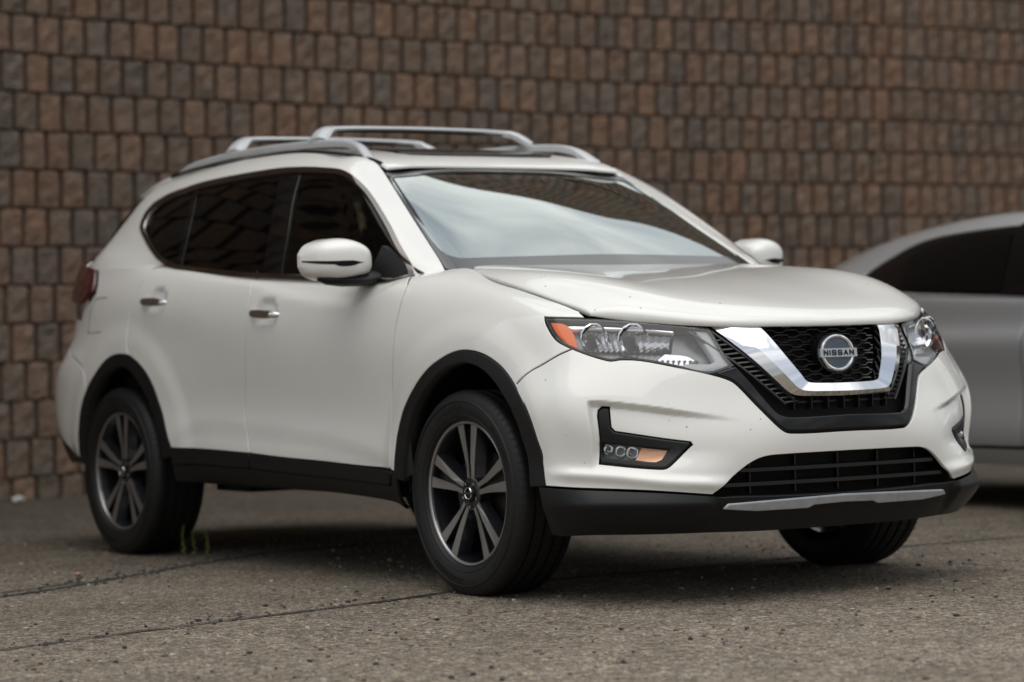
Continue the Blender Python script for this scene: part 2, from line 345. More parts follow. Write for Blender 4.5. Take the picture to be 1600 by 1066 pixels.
# loose grit
def stones():
    r=np.random.default_rng(12); mats=[mat('grit_grey',(.21,.195,.175),.9),mat('grit_dark',(.045,.043,.042),.9),mat('grit_pale',(.36,.34,.31),.9),mat('grit_brown',(.15,.10,.07),.9)]
    ico=bmesh.new(); bmesh.ops.create_icosphere(ico,subdivisions=1,radius=1); bv=np.array([v.co[:] for v in ico.verts]); bf=[tuple(v.index for v in f.verts) for f in ico.faces]; ico.free()
    V=[];F=[];mi=[]
    def put(x,y,s,k):
        q=bv*(1+.35*r.normal(0,.5,(len(bv),1)).clip(-.6,.6)); a=r.uniform(0,6.28); ca,sa=math.cos(a),math.sin(a)
        q=q*np.array([s*r.uniform(.8,1.4),s*r.uniform(.7,1.1),s*r.uniform(.5,.9)]); q=np.stack([q[:,0]*ca-q[:,1]*sa,q[:,0]*sa+q[:,1]*ca,q[:,2]],1)+np.array([x,y,gz(x,y)+s*.35]); b=len(V); V.extend(q.tolist()); F.extend([tuple(b+i for i in f) for f in bf]); mi.extend([k]*len(bf))
    n=15000
    for _ in range(n):
        t=r.uniform(0,1)
        dist=2.2+10.5*t**.8; lat=r.uniform(-1,1)*(.22*dist+.3); x=CAM[0]+FW[0]*dist+RT[0]*lat; y=CAM[1]+FW[1]*dist+RT[1]*lat
        den=.5+.5*math.sin(x*1.3+2*math.sin(y*1.1))*math.sin(y*1.7+x*.4)
        if r.uniform()>.25+.75*den: continue
        s=.0016+.0085*r.uniform()**6; put(x,y,s,int(r.choice([0,0,0,1,1,2,3,3])))
    for (x0,y0),(x1,y1),m_ in [((-1.26,-2.08),(-2.2,-.6),170),((.31,-2.76),(-.1,-1),60)]:
        for _ in range(m_):
            t=r.uniform(); put(x0+(x1-x0)*t+r.normal(0,.06),y0+(y1-y0)*t+r.normal(0,.06),.003+.007*r.uniform()**2,1)
    me=bpy.data.meshes.new('grit'); me.from_pydata(V,[],F)
    for m in mats: me.materials.append(m)
    me.polygons.foreach_set('material_index',mi); o=bpy.data.objects.new('grit',me); link(o); tagm(o,'loose grey and black grit scattered over the asphalt','grit',kind='stuff')
stones()
# ------------------------------------------------------------------ the split-face block wall (it stands level; the lot slopes a little)
THETA=math.atan((533-395)/FPX)
def wallpt(px,Dp,h):
    """level frame: column px of plan curve, depth Dp, height h above the camera"""
    X=(px-800)/FPX*Dp*1.0; up=h*math.cos(THETA)+Dp*math.sin(THETA); dep=Dp*math.cos(THETA)-h*math.sin(THETA)
    return CAM+RT0*X+UP0*up+FW*dep
RT0,UP0=RT,UP
def rot2(v): return v
DX=[-900,-600,-300,-120,0,300,500,750,950,1200,1412,1500,1600,2200,3200]; DF=[.60,.72,.86,.95,1,1.058,1.096,1.142,1.178,1.210,1.230,1.246,1.266,1.40,1.66]  # unseen left end is bent towards the camera to block sky light
D0=15.9; HC=.2235
def plan(px): 
    return D0*float(np.interp(px,DX,SM(px)) if False else sm(px))
_px=np.linspace(-900,3200,821); _d=np.interp(_px,DX,DF)
_k=np.ones(41)/41; _dl=_d.copy(); _l=_px<=1412; 
def smooth_part(a):
    p=np.r_[2*a[0]-a[20:0:-1],a,2*a[-1]-a[-2:-22:-1]]; return np.convolve(p,_k,'valid')
_dl[_l]=smooth_part(_d[_l]); _dl[~_l]=smooth_part(_d[~_l]); 
def sm(px): return float(np.interp(px,_px,_dl))
def blockmat():
    m=bpy.data.materials.new('split_face_block'); m.use_nodes=True; t,n,L=nodes(m); p=t.nodes['Principled BSDF']; p.inputs['Roughness'].default_value=.9; p.inputs['Specular IOR Level'].default_value=.25
    at=n('ShaderNodeAttribute'); at.attribute_name='tint'; co=n('ShaderNodeTexCoord').outputs['Object']
    q=n('ShaderNodeTexNoise'); q.inputs['Scale'].default_value=5.5; q.inputs['Detail'].default_value=4; 
    ad=n('ShaderNodeVectorMath',operation='ADD'); L(co,ad.inputs[0]); sc=n('ShaderNodeVectorMath',operation='SCALE'); sc.inputs['Scale'].default_value=37; L(at.outputs['Color'],sc.inputs[0]); L(sc.outputs[0],ad.inputs[1]); L(ad.outputs[0],q.inputs['Vector'])
    sp=n('ShaderNodeSeparateColor'); L(at.outputs['Color'],sp.inputs[0])
    m1=n('ShaderNodeMath',operation='MULTIPLY_ADD'); m1.inputs[1].default_value=1.25; L(q.outputs[0],m1.inputs[0]); m2=n('ShaderNodeMath',operation='MULTIPLY_ADD'); m2.inputs[1].default_value=.60; m2.inputs[2].default_value=-.41; L(sp.outputs[0],m2.inputs[0]); L(m2.outputs[0],m1.inputs[2])
    r=n('ShaderNodeValToRGB'); e=r.color_ramp.elements; e[0].position=.15; e[0].color=(.165,.134,.109,1); e[1].position=.9; e[1].color=(.245,.150,.100,1); x=e.new(.5); x.color=(.205,.146,.108,1); L(m1.outputs[0],r.inputs[0])
    f=n('ShaderNodeTexNoise'); f.inputs['Scale'].default_value=45; f.inputs['Detail'].default_value=6; L(co,f.inputs['Vector']); r2=n('ShaderNodeValToRGB'); r2.color_ramp.elements[0].position=.3; r2.color_ramp.elements[0].color=(.62,.62,.62,1); r2.color_ramp.elements[1].position=.65; r2.color_ramp.elements[1].color=(1.12,1.12,1.12,1); L(f.outputs[0],r2.inputs[0])
    mu=n('ShaderNodeMixRGB',blend_type='MULTIPLY'); mu.inputs[0].default_value=1; L(r.outputs[0],mu.inputs[1]); L(r2.outputs[0],mu.inputs[2])
    br=n('ShaderNodeMapRange'); br.inputs[3].default_value=.90; br.inputs[4].default_value=1.08; L(sp.outputs[1],br.inputs[0]); mv=n('ShaderNodeVectorMath',operation='SCALE'); L(mu.outputs[0],mv.inputs[0]); L(br.outputs[0],mv.inputs['Scale'])
    L(mv.outputs[0],p.inputs['Base Color']); b=n('ShaderNodeBump'); b.inputs['Distance'].default_value=.01; b.inputs['Strength'].default_value=.7; L(f.outputs[0],b.inputs['Height']); L(b.outputs[0],p.inputs['Normal']); return m
def wall():
    r=np.random.default_rng(5); V=[];F=[];T=[]
    SS=np.array([0,.02,.09,.36,.64,.91,.98,1]); QQ=np.array([0,.03,.12,.3,.5,.7,.88,.97,1])
    def blk(pa,pb,h0,h1,tone,dark,low):
        a=wallpt(pa,D0*sm(pa),0); bb=wallpt(pb,D0*sm(pb),0); tg=(bb-a); tg/=np.linalg.norm(tg); nrm=np.cross(tg,UPW); nrm/=np.linalg.norm(nrm)
        if np.dot(nrm,CAM-a)<0: nrm=-nrm
        S_,Q_=(np.array([0,.06,.94,1]),np.array([0,.03,.97,1])) if low else (SS,QQ)
        s,q=np.meshgrid(S_,Q_,indexing='ij'); s=s.ravel(); q=q.ravel(); ns,nq=len(S_),len(Q_)
        Dp=D0*np.interp(pa+(pb-pa)*s,_px,_dl); X=(pa+(pb-pa)*s-800)/FPX*Dp; h=h0+(h1-h0)*q
        P=CAM+RT0*X[:,None]+UP0*(h*math.cos(THETA)+Dp*math.sin(THETA))[:,None]+FW*(Dp*math.cos(THETA)-h*math.sin(THETA))[:,None]
        e=np.minimum(s,1-s)*2; eq=np.minimum(q,1-q)*2; ph=r.uniform(0,6.28,6); amp=r.uniform(.008,.014)
        d_=-.008+.013*(1-(1-np.minimum(1,e*2.4))**2)*(.6+.4*(1-(1-np.minimum(1,eq*3))**2))+amp*(np.sin(5*s+4*q+ph[0])+np.sin(-9*s+7*q+ph[1])*.6+np.sin(3*s-11*q+ph[2])*.6)*np.minimum(1,np.minimum(e,eq)*2)*.6+r.normal(0,.0018,len(s))
        d_=np.where((s==0)|(s==1),-.08,np.where((q==0)|(q==1),-.03,d_)); P=P+nrm*d_[:,None]
        b0=len(V); V.extend(P.tolist())
        for i in range(ns-1):
            for j in range(nq-1): F.append((b0+i*nq+j,b0+(i+1)*nq+j,b0+(i+1)*nq+j+1,b0+i*nq+j+1)); T.append((tone,dark,.5,1))
    UPW=UP0*math.cos(THETA)-FW*math.sin(THETA)
    # block boundaries run in image-independent arc length: widths vary a little block to block
    hbase=395-22; top0=373/FPX*D0   # height above camera of one bed joint
    nrows_up=23; 
    for k in range(-15,nrows_up):
        h0=top0+k*HC; h1=h0+HC
        px=-700.+(r.uniform(-4,4)); odd=(k%2); px+=19*odd; j=0
        marks=[]
        while px<3000:
            wdt=np.interp(px,[-700,0,300,700,1300,1412,1413,1600,3000],[44,38.6,36.2,32.4,27.2,26.5,22.6,22.0,15]); wdt*=1+r.normal(0,.012)
            nx=px+wdt
            if px<1412<=nx+13: 
                # corner stones: long on one face every other course
                if odd: nx=1412
                else: nx=1412
            marks.append((px,nx)); px=nx
            if abs(nx-1412)<1e-6:
                if not odd: marks.append((1412,1412+34)); px=1412+34
        for a,b in marks:
            blk(a+.062*(b-a),b-.062*(b-a),h0+.002,h1-.002,r.uniform(),r.uniform(),k>2 or a<-120 or a>1750)
    me=bpy.data.meshes.new('block_wall'); me.from_pydata(V,[],F); at=me.color_attributes.new('tint','FLOAT_COLOR','CORNER')
    at.data.foreach_set('color',np.repeat(np.array(T),4,axis=0).ravel()); me.materials.append(blockmat())
    o=bpy.data.objects.new('block_wall',me); link(o); 
    # solid core behind the faces
    V2=[];F2=[]
    pxs=np.linspace(-700,3000,80)
    for px in pxs:
        for dd in (.09,.6):
            for h in (top0-16*HC,top0+nrows_up*HC+.0): 
                P=wallpt(px,D0*sm(px),h)+FW*dd; V2.append(P.tolist())
    for i in range(len(pxs)-1):
        for q in ((0,1,3,2),): 
            a=4*i; b=a+4; F2+=[(a,b,b+1,a+1),(a+1,b+1,b+3,a+3),(a+3,b+3,b+2,a+2)]
    c=meshobj('wall_core',V2,F2,mat('joint_shadow_mortar',(.030,.021,.016),.95),o)
    tagm(o,'tall wall of reddish brown split face concrete blocks behind both cars','wall')
wall()

# ------------------------------------------------------------------ weeds and litter
WEED=mat('weed_green',(.11,.14,.03),.6); WEEDY=mat('weed_yellow',(.17,.20,.035),.6)
def weed(x,y,h,seed,label,lean=0.,base=None):
    r=np.random.default_rng(seed); o=thing('weed',label,'weed',(x,y,0 if base is None else base),group='thin weeds growing through the asphalt' if base is None else None)
    a=r.uniform(0,6.28); pts=[(lean*h*t*t+.006*math.sin(5*t+a),.010*math.sin(3*t+a)*t,h*t) for t in np.linspace(0,1,9)]
    mb=MB(); mb.tube(pts,[.0022*(1-.7*t) for t in np.linspace(0,1,9)],5); mb.build('stem',WEED,o,smooth=True)
    mb=MB(); n=int(14+h*90)
    for k in range(n):
        t=.12+.88*k/n; p=Vector(pts[min(8,int(t*8))]).lerp(Vector(pts[min(8,int(t*8)+1)]),t*8-int(t*8)); an=k*2.4+a; L_=(.024-.014*t)*r.uniform(.7,1.3); dr=Vector((math.cos(an),math.sin(an),r.uniform(.5,1.2))).normalized(); sd=dr.cross(Vector((0,0,1))).normalized()*L_*.22
        mb.add([p,p+dr*L_*.5+sd,p+dr*L_,p+dr*L_*.5-sd],[(0,1,2,3)])
    mb.build('leaves',WEEDY,o); return o
weed(-2.295,-0.813,.135,1,'thin weed closest to the rear wheel, leftmost of the three sprigs',-.1)
weed(-2.387,-0.724,.105,2,'shortest weed, the middle of three sprigs behind the rear wheel',.12)
weed(-2.161,-0.782,.125,3,'upright weed under the suv, rightmost of the three sprigs',.02)
wb=wallpt(57,D0*sm(57)-.16,0); 
def drop(px,dd): 
    a=wallpt(px,D0*sm(px)-dd,0); return a[0],a[1]
x_,y_=drop(57,.12); weed(x_,y_,.46,6,'tall spindly weed growing against the foot of the block wall',0,-.02)['category']='weed'
x_,y_=-6.6,.33
bm=bmesh.new(); bmesh.ops.create_icosphere(bm,subdivisions=2,radius=.035); rr=random.Random(3)
for v in bm.verts: v.co=v.co*rr.uniform(.6,1.25); v.co.z=v.co.z*.55+.018; v.co.x*=1.5
me=bpy.data.meshes.new('litter'); bm.to_mesh(me); bm.free(); me.materials.append(mat('white_paper',(.7,.7,.68),.8)); o=bpy.data.objects.new('litter',me); o.location=(x_,y_,0); link(o); tagm(o,'crumpled white scrap of paper at the foot of the wall','litter')
bm=bmesh.new(); bmesh.ops.create_icosphere(bm,subdivisions=1,radius=.016)
for v in bm.verts: v.co=v.co*rr.uniform(.6,1.2); v.co.z=v.co.z*.6+.008
me=bpy.data.meshes.new('brick_chip'); bm.to_mesh(me); bm.free(); me.materials.append(mat('pink_brick_chip',(.30,.17,.14),.85)); o=bpy.data.objects.new('brick_chip',me); o.location=(-1.75,-1.55,0); link(o); tagm(o,'small pinkish stone chip lying on the asphalt left of the rear wheel','stone')

# ---- curved body sheets
def basis(t):
    return np.stack([(1-t)**3,3*t**3-6*t**2+4,-3*t**3+3*t**2+3*t+1,t**3],-1)/6
class Surf:
    """uniform cubic B-spline sheet through (nearly) the given points; rows u, columns v"""
    def __init__(s,P,mu=0,relax=6,mv=0):
        s.P=np.array(P,float); s.n,s.m=s.P.shape[:2]; s.mu=mu; s.mv=mv
        C=s.P.copy()
        U,V=np.meshgrid(np.arange(s.n),np.arange(s.m),indexing='ij')
        for k in range(relax):
            s.C=C; s.pad(); E=s.ev(U.ravel(),V.ravel()).reshape(s.P.shape); C=C+(s.P-E)*1.0
        s.C=C; s.pad(); s.disp=None
    def pad(s):
        C=s.C; f=np.array([1,-1,1])
        a=C[1:2]*f if s.mu else 2*C[:1]-C[1:2]
        b=C[-2:-1]*f if s.mu==2 else 2*C[-1:]-C[-2:-1]
        C=np.concatenate([a,C,b],0)
        a=C[:,1:2]*f if s.mv else 2*C[:,:1]-C[:,1:2]
        b=2*C[:,-1:]-C[:,-2:-1]
        s.Q=np.concatenate([a,C,b],1)
    def ev(s,u,v):
        u=np.atleast_1d(np.asarray(u,float)); v=np.atleast_1d(np.asarray(v,float))
        iu=np.clip(np.floor(u).astype(int),0,s.n-2); iv=np.clip(np.floor(v).astype(int),0,s.m-2)
        bu=basis(u-iu); bv=basis(v-iv); r=0
        for a in range(4):
            for b in range(4): r=r+(bu[:,a]*bv[:,b])[:,None]*s.Q[iu+a,iv+b]
        return r
    def raw_n(s,u,v,e=.01):
        u=np.atleast_1d(np.asarray(u,float)); v=np.atleast_1d(np.asarray(v,float))
        du=s.ev(u+e,v)-s.ev(u-e,v); dv=s.ev(u,v+e)-s.ev(u,v-e); n=np.cross(du,dv)
        return n/np.maximum(np.linalg.norm(n,axis=1,keepdims=True),1e-12)*s.sgn
    sgn=1
    def F(s,u,v):
        u=np.atleast_1d(np.asarray(u,float)); v=np.atleast_1d(np.asarray(v,float)); p=s.ev(u,v)
        if s.disp is not None: p=p+s.raw_n(u,v)*s.disp(u,v,p)[:,None]
        return p
    def N(s,u,v,e=.012):
        u=np.atleast_1d(np.asarray(u,float)); v=np.atleast_1d(np.asarray(v,float))
        du=s.F(u+e,v)-s.F(u-e,v); dv=s.F(u,v+e)-s.F(u,v-e); n=np.cross(du,dv)
        return n/np.maximum(np.linalg.norm(n,axis=1,keepdims=True),1e-12)*s.sgn
def sip(x,xs,ys):
    xs=np.array(xs,float); ys=np.array(ys,float); m=np.gradient(ys,xs); x=np.clip(x,xs[0],xs[-1]); i=np.clip(np.searchsorted(xs,x)-1,0,len(xs)-2)
    h=xs[i+1]-xs[i]; t=(x-xs[i])/h; return (2*t**3-3*t**2+1)*ys[i]+(t**3-2*t**2+t)*h*m[i]+(-2*t**3+3*t**2)*ys[i+1]+(t**3-t**2)*h*m[i+1]
def ss(a,b,x):
    t=np.clip((x-a)/(b-a),0,1); return t*t*(3-2*t)
# ---- A: the belt shell. one row per station round the car, nine lines from sill to shoulder
def rowsA():
    R=[]
    def st(*p): R.append([tuple(q) for q in p])
    X=[[.90,.895,.875,.825,.74,.63,.53],[.93,.925,.912,.885,.80,.67,.55],[.965,.958,.937,.882,.785,.66,.53],[.975,.966,.932,.862,.775,.665,.535],
       [.962,.942,.895,.825,.74,.645,.53],[.928,.908,.858,.785,.695,.60,.49],[.885,.862,.805,.73,.64,.545,.455],[.853,.832,.78,.705,.615,.52,.425],[.78,.76,.715,.65,.575,.513,.425]]
    Y=[[0,.2,.38,.55,.70,.81,.87],[0,.2,.38,.54,.70,.83,.905],[0,.2,.38,.55,.70,.82,.905],[0,.2,.38,.56,.71,.83,.915],
       [0,.2,.375,.55,.705,.83,.915],[0,.2,.37,.54,.685,.80,.88],[0,.2,.36,.52,.665,.775,.853],[0,.2,.36,.515,.645,.745,.82],[0,.2,.35,.49,.61,.728,.752]]
    Z=[[.215]*7,[.33]*7,[.45]*7,[.56]*7,[.67]*7,[.78]*7,[.87,.87,.872,.876,.88,.885,.89],[.90,.90,.905,.915,.93,.945,.957],[.915,.918,.925,.935,.945,.953,.980]]
    for s in range(7): st(*[(X[l][s],Y[l][s],Z[l][s]) for l in range(9)])
    # side stations: x, then (y,z) for nine lines
    S=[(.30,[(.87,.23),(.905,.335),(.915,.45),(.918,.56),(.918,.68),(.908,.79),(.885,.90),(.838,.982),(.763,1.012)]),
       (.15,[(.87,.24),(.905,.335),(.917,.45),(.92,.56),(.92,.69),(.915,.81),(.893,.92),(.84,1.01),(.765,1.046)]),
       (-.05,[(.87,.25),(.905,.335),(.917,.45),(.92,.56),(.92,.70),(.915,.82),(.893,.94),(.835,1.048),(.750,1.086)]),
       (-.25,[(.865,.26),(.90,.34),(.912,.45),(.912,.56),(.912,.70),(.912,.83),(.893,.955),(.835,1.078),(.708,1.131)]),
       (-.45,[(.85,.28),(.892,.35),(.903,.45),(.90,.57),(.905,.71),(.912,.84),(.90,.965),(.865,1.075),(.79,1.115)]),
       (-.85,[(.84,.30),(.885,.365),(.897,.46),(.885,.59),(.897,.73),(.910,.86),(.905,.98),(.875,1.085),(.80,1.125)]),
       (-1.35,[(.84,.31),(.885,.375),(.895,.47),(.882,.60),(.895,.75),(.910,.88),(.907,1.0),(.872,1.11),(.795,1.145)]),
       (-1.85,[(.84,.315),(.885,.385),(.897,.48),(.885,.615),(.897,.76),(.911,.90),(.910,1.025),(.868,1.145),(.79,1.17)]),
       (-2.25,[(.86,.32),(.895,.40),(.908,.50),(.905,.62),(.912,.77),(.915,.91),(.912,1.05),(.86,1.175),(.785,1.20)]),
       (-2.65,[(.87,.33),(.90,.41),(.915,.52),(.918,.64),(.918,.78),(.912,.93),(.900,1.07),(.862,1.18),(.832,1.25)]),
       (-3.0,[(.865,.34),(.90,.42),(.912,.53),(.915,.65),(.912,.80),(.895,.93),(.878,1.08),(.842,1.19),(.812,1.26)]),
       (-3.25,[(.85,.35),(.885,.43),(.897,.54),(.90,.67),(.893,.80),(.848,.93),(.828,1.09),(.795,1.20),(.765,1.27)])]
    for x,q in S: st(*[(x,y,z) for y,z in q])
    st(*[(a,b,z) for a,b,z in [(-3.38,.80,.36),(-3.44,.82,.44),(-3.49,.83,.55),(-3.50,.83,.68),(-3.46,.82,.79),(-3.35,.775,.93),(-3.31,.755,1.10),(-3.27,.715,1.25),(-3.22,.69,1.29)]])
    st(*[(a,b,z) for a,b,z in [(-3.53,.62,.36),(-3.59,.65,.44),(-3.64,.65,.55),(-3.65,.65,.68),(-3.60,.64,.79),(-3.49,.61,.93),(-3.44,.60,1.10),(-3.38,.57,1.25),(-3.28,.55,1.29)]])
    st(*[(a,b,z) for a,b,z in [(-3.62,.34,.36),(-3.69,.34,.44),(-3.72,.34,.55),(-3.72,.34,.68),(-3.67,.34,.80),(-3.56,.33,.93),(-3.50,.32,1.10),(-3.43,.31,1.25),(-3.32,.30,1.29)]])
    st(*[(a,b,z) for a,b,z in [(-3.64,0,.36),(-3.71,0,.44),(-3.74,0,.55),(-3.74,0,.68),(-3.69,0,.80),(-3.58,0,.93),(-3.52,0,1.10),(-3.45,0,1.25),(-3.33,0,1.29)]])
    return R
A=Surf(rowsA(),mu=2); A.sgn=1
# ---- B: bonnet, rows from centre line outwards, columns front edge -> cowl
def rowsB():
    def col(y0,xs,zs,ys=None): return [(x,(ys[i] if ys else y0),z) for i,(x,z) in enumerate(zip(xs,zs))]
    return [
     col(0,[.838,.857,.845,.77,.60,.35,.05,-.34],[.868,.897,.925,.962,1.008,1.060,1.102,1.143]),
     col(.2,[.817,.837,.825,.75,.59,.34,.05,-.335],[.870,.899,.927,.965,1.012,1.063,1.104,1.143]),
     col(.38,[.765,.79,.775,.705,.55,.33,.05,-.325],[.873,.902,.932,.972,1.022,1.070,1.108,1.141],[.37,.38,.385,.39,.40,.41,.42,.40]),
     col(.55,[.68,.70,.695,.63,.50,.30,.04,-.32],[.885,.913,.943,.984,1.038,1.086,1.116,1.142],[.53,.54,.545,.55,.555,.57,.58,.53]),
     col(.68,[.585,.605,.60,.56,.44,.26,.02,-.31],[.900,.928,.955,.984,1.033,1.079,1.110,1.139],[.65,.655,.66,.662,.67,.685,.685,.62]),
     col(.74,[.505,.52,.515,.48,.37,.22,.0,-.30],[.918,.941,.957,.973,.999,1.037,1.083,1.132],[.725,.733,.737,.742,.755,.765,.755,.68]),
    ]
B=Surf(rowsB(),mu=1)
# ---- C: side of the cabin, rows along the car, columns belt -> roof ditch
def rowsC():
    return [
     [(-.355,.745,1.095),(-.385,.722,1.13),(-.54,.682,1.222),(-.80,.622,1.375),(-1.055,.562,1.525),(-1.13,.553,1.566),(-1.19,.535,1.583)],
     [(-.43,.805,1.10),(-.455,.787,1.14),(-.58,.757,1.22),(-.82,.697,1.37),(-1.06,.625,1.512),(-1.19,.59,1.58),(-1.26,.55,1.598)],
     [(-.62,.848,1.09),(-.63,.838,1.14),(-.72,.815,1.23),(-.92,.748,1.385),(-1.12,.68,1.515),(-1.27,.63,1.577),(-1.36,.565,1.602)],
     [(-1.0,.85,1.105),(-1.0,.84,1.15),(-1.05,.82,1.24),(-1.18,.755,1.395),(-1.30,.69,1.525),(-1.42,.64,1.590),(-1.48,.57,1.619)],
     [(-1.45,.848,1.13),(-1.45,.84,1.17),(-1.46,.815,1.255),(-1.52,.755,1.41),(-1.58,.69,1.54),(-1.65,.64,1.602),(-1.68,.57,1.640)],
     [(-1.95,.845,1.155),(-1.95,.835,1.195),(-1.95,.81,1.27),(-1.97,.75,1.42),(-1.98,.69,1.545),(-2.0,.64,1.606),(-2.0,.57,1.644)],
     [(-2.4,.84,1.19),(-2.4,.825,1.23),(-2.4,.80,1.29),(-2.4,.74,1.42),(-2.4,.68,1.54),(-2.4,.63,1.596),(-2.4,.56,1.634)],
     [(-2.72,.865,1.165),(-2.75,.828,1.24),(-2.77,.79,1.305),(-2.77,.73,1.42),(-2.75,.67,1.515),(-2.74,.62,1.574),(-2.74,.55,1.612)],
     [(-3.0,.842,1.19),(-3.02,.808,1.26),(-3.02,.765,1.32),(-2.98,.71,1.41),(-2.95,.66,1.49),(-2.94,.61,1.55),(-2.95,.54,1.598)],
     [(-3.22,.79,1.21),(-3.20,.762,1.265),(-3.15,.73,1.32),(-3.08,.69,1.40),(-3.04,.64,1.475),(-3.03,.59,1.53),(-3.05,.52,1.572)],
     [(-3.30,.70,1.22),(-3.28,.685,1.27),(-3.22,.66,1.32),(-3.14,.64,1.40),(-3.09,.60,1.47),(-3.08,.56,1.525),(-3.10,.50,1.56)],
    ]
C=Surf(rowsC())
# ---- D: roof, rows centre -> ditch, columns header -> tail
def rowsD():
    def r(ys,dz,dx):
        xs=[-1.10,-1.20,-1.40,-1.75,-2.15,-2.55,-2.85,-3.05,-3.22]
        zs=[1.550,1.592,1.632,1.664,1.677,1.672,1.652,1.622,1.585]
        return [(x+dx*(1 if i<2 else .5 if i==2 else 0),ys+(.0 if ys<.4 else [-.03,-.02,-.01,0,0,-.005,-.02,-.03,-.05][i]),z-dz*(1 if i>3 else .45)) for i,(x,z) in enumerate(zip(xs,zs))]
    return [r(0,0,0),r(.2,.002,.008),r(.38,.007,.025),r(.50,.020,.045),r(.575,.040,.06)]
D=Surf(rowsD(),mu=1)
# ---- E: windscreen, rows centre -> pillar, columns cowl -> header
def rowsE():
    bot=[(-.25,0,1.10),(-.255,.25,1.10),(-.27,.48,1.10),(-.30,.66,1.10),(-.365,.72,1.11)]
    top=[(-1.11,0,1.541),(-1.10,.2,1.539),(-1.09,.36,1.533),(-1.07,.50,1.522),(-1.055,.56,1.524)]
    R=[]
    for k in range(5):
        b=np.array(bot[k]);t=np.array(top[k]); r=[]
        for f in (0,.25,.5,.75,1):
            p=b+(t-b)*f; bow=.035*np.sin(np.pi*f)*(1-.25*k); p=p+np.array([.5,0,.86])*bow; r.append(tuple(p))
        R.append(r)
    return R
E=Surf(rowsE(),mu=1)

# ---- second car (grey saloon): own sheets, local origin at its front axle
def rowsG():
    R=[]
    for (x,y,zb,k) in [(.72,0,.80,.9),(.70,.40,.81,.9),(.58,.72,.84,.92),(.35,.86,.88,.95),(0,.905,.93,1),(-.5,.91,.985,1),(-1.0,.91,1.005,1),(-1.43,.91,1.02,1),(-1.9,.91,1.035,1),(-2.3,.908,1.05,1),(-2.72,.905,1.06,1),(-3.15,.88,1.06,1),(-3.5,.80,1.05,1),(-3.72,.62,1.04,1),(-3.83,.35,1.03,1),(-3.86,0,1.03,1)]:
        row=[]
        for z,dy in ((.20,.07),(.30,.02),(.42,.006),(.60,.022),(.79,.0),(.88,.030)): 
            yy=max(0,y-dy*(y>0)); row.append((x-(dy if abs(y)<.75 and x<0 else 0)*(-1) - (dy if y<.75 and x>0 else 0),yy,z*(k if z>.4 else 1) if z<zb else zb-.05))
        row+= [(x-(.03 if x>.5 else 0)+(.03 if x<-3.6 else 0),max(0,y-.040*(y>0)),zb-.04),(x-(.06 if x>.5 else 0)+(.06 if x<-3.6 else 0),max(0,y-.065*(y>0)),zb)]
        R.append(row)
    return R
G=Surf(rowsG(),mu=2)
H=Surf([
 [(-.50,.80,.97),(-.80,.73,1.13),(-1.10,.64,1.30),(-1.28,.56,1.375),(-1.30,.50,1.395)],
 [(-.9,.86,.99),(-1.05,.80,1.13),(-1.25,.70,1.29),(-1.42,.60,1.385),(-1.45,.50,1.415)],
 [(-1.43,.865,1.01),(-1.5,.80,1.15),(-1.6,.70,1.31),(-1.70,.59,1.41),(-1.72,.50,1.435)],
 [(-1.9,.86,1.025),(-1.95,.80,1.15),(-2.0,.69,1.31),(-2.05,.58,1.40),(-2.07,.50,1.425)],
 [(-2.3,.85,1.04),(-2.33,.80,1.13),(-2.37,.69,1.27),(-2.42,.58,1.355),(-2.44,.50,1.385)],
 [(-2.7,.845,1.05),(-2.72,.79,1.11),(-2.77,.69,1.20),(-2.82,.58,1.275),(-2.85,.50,1.31)],
 [(-3.1,.83,1.05),(-3.12,.79,1.075),(-3.15,.69,1.125),(-3.2,.58,1.165),(-3.25,.50,1.19)],
 [(-3.4,.80,1.045),(-3.42,.76,1.055),(-3.45,.69,1.07),(-3.5,.58,1.085),(-3.52,.50,1.095)]])
def _rr(y,dz,dx): return [(x+dx,y,z-dz) for x,z in [(-.32,.955),(-.78,1.18),(-1.28,1.40),(-1.72,1.445),(-2.07,1.435),(-2.44,1.395),(-2.85,1.32),(-3.25,1.20),(-3.52,1.105),(-3.72,1.075)]]
K=Surf([_rr(0,0,0),_rr(.25,.003,0),_rr(.51,.012,0)],mu=1)
J=Surf([[(.70,0,.78),(.62,0,.83),(.35,0,.885),(0,0,.93),(-.36,0,.965)],[(.68,.3,.78),(.60,.3,.83),(.34,.3,.885),(0,.3,.93),(-.36,.3,.965)],[(.60,.60,.80),(.52,.60,.84),(.30,.62,.885),(0,.64,.925),(-.38,.62,.965)],[(.50,.72,.82),(.42,.76,.845),(.25,.80,.88),(0,.83,.92),(-.42,.80,.965)]],mu=1)

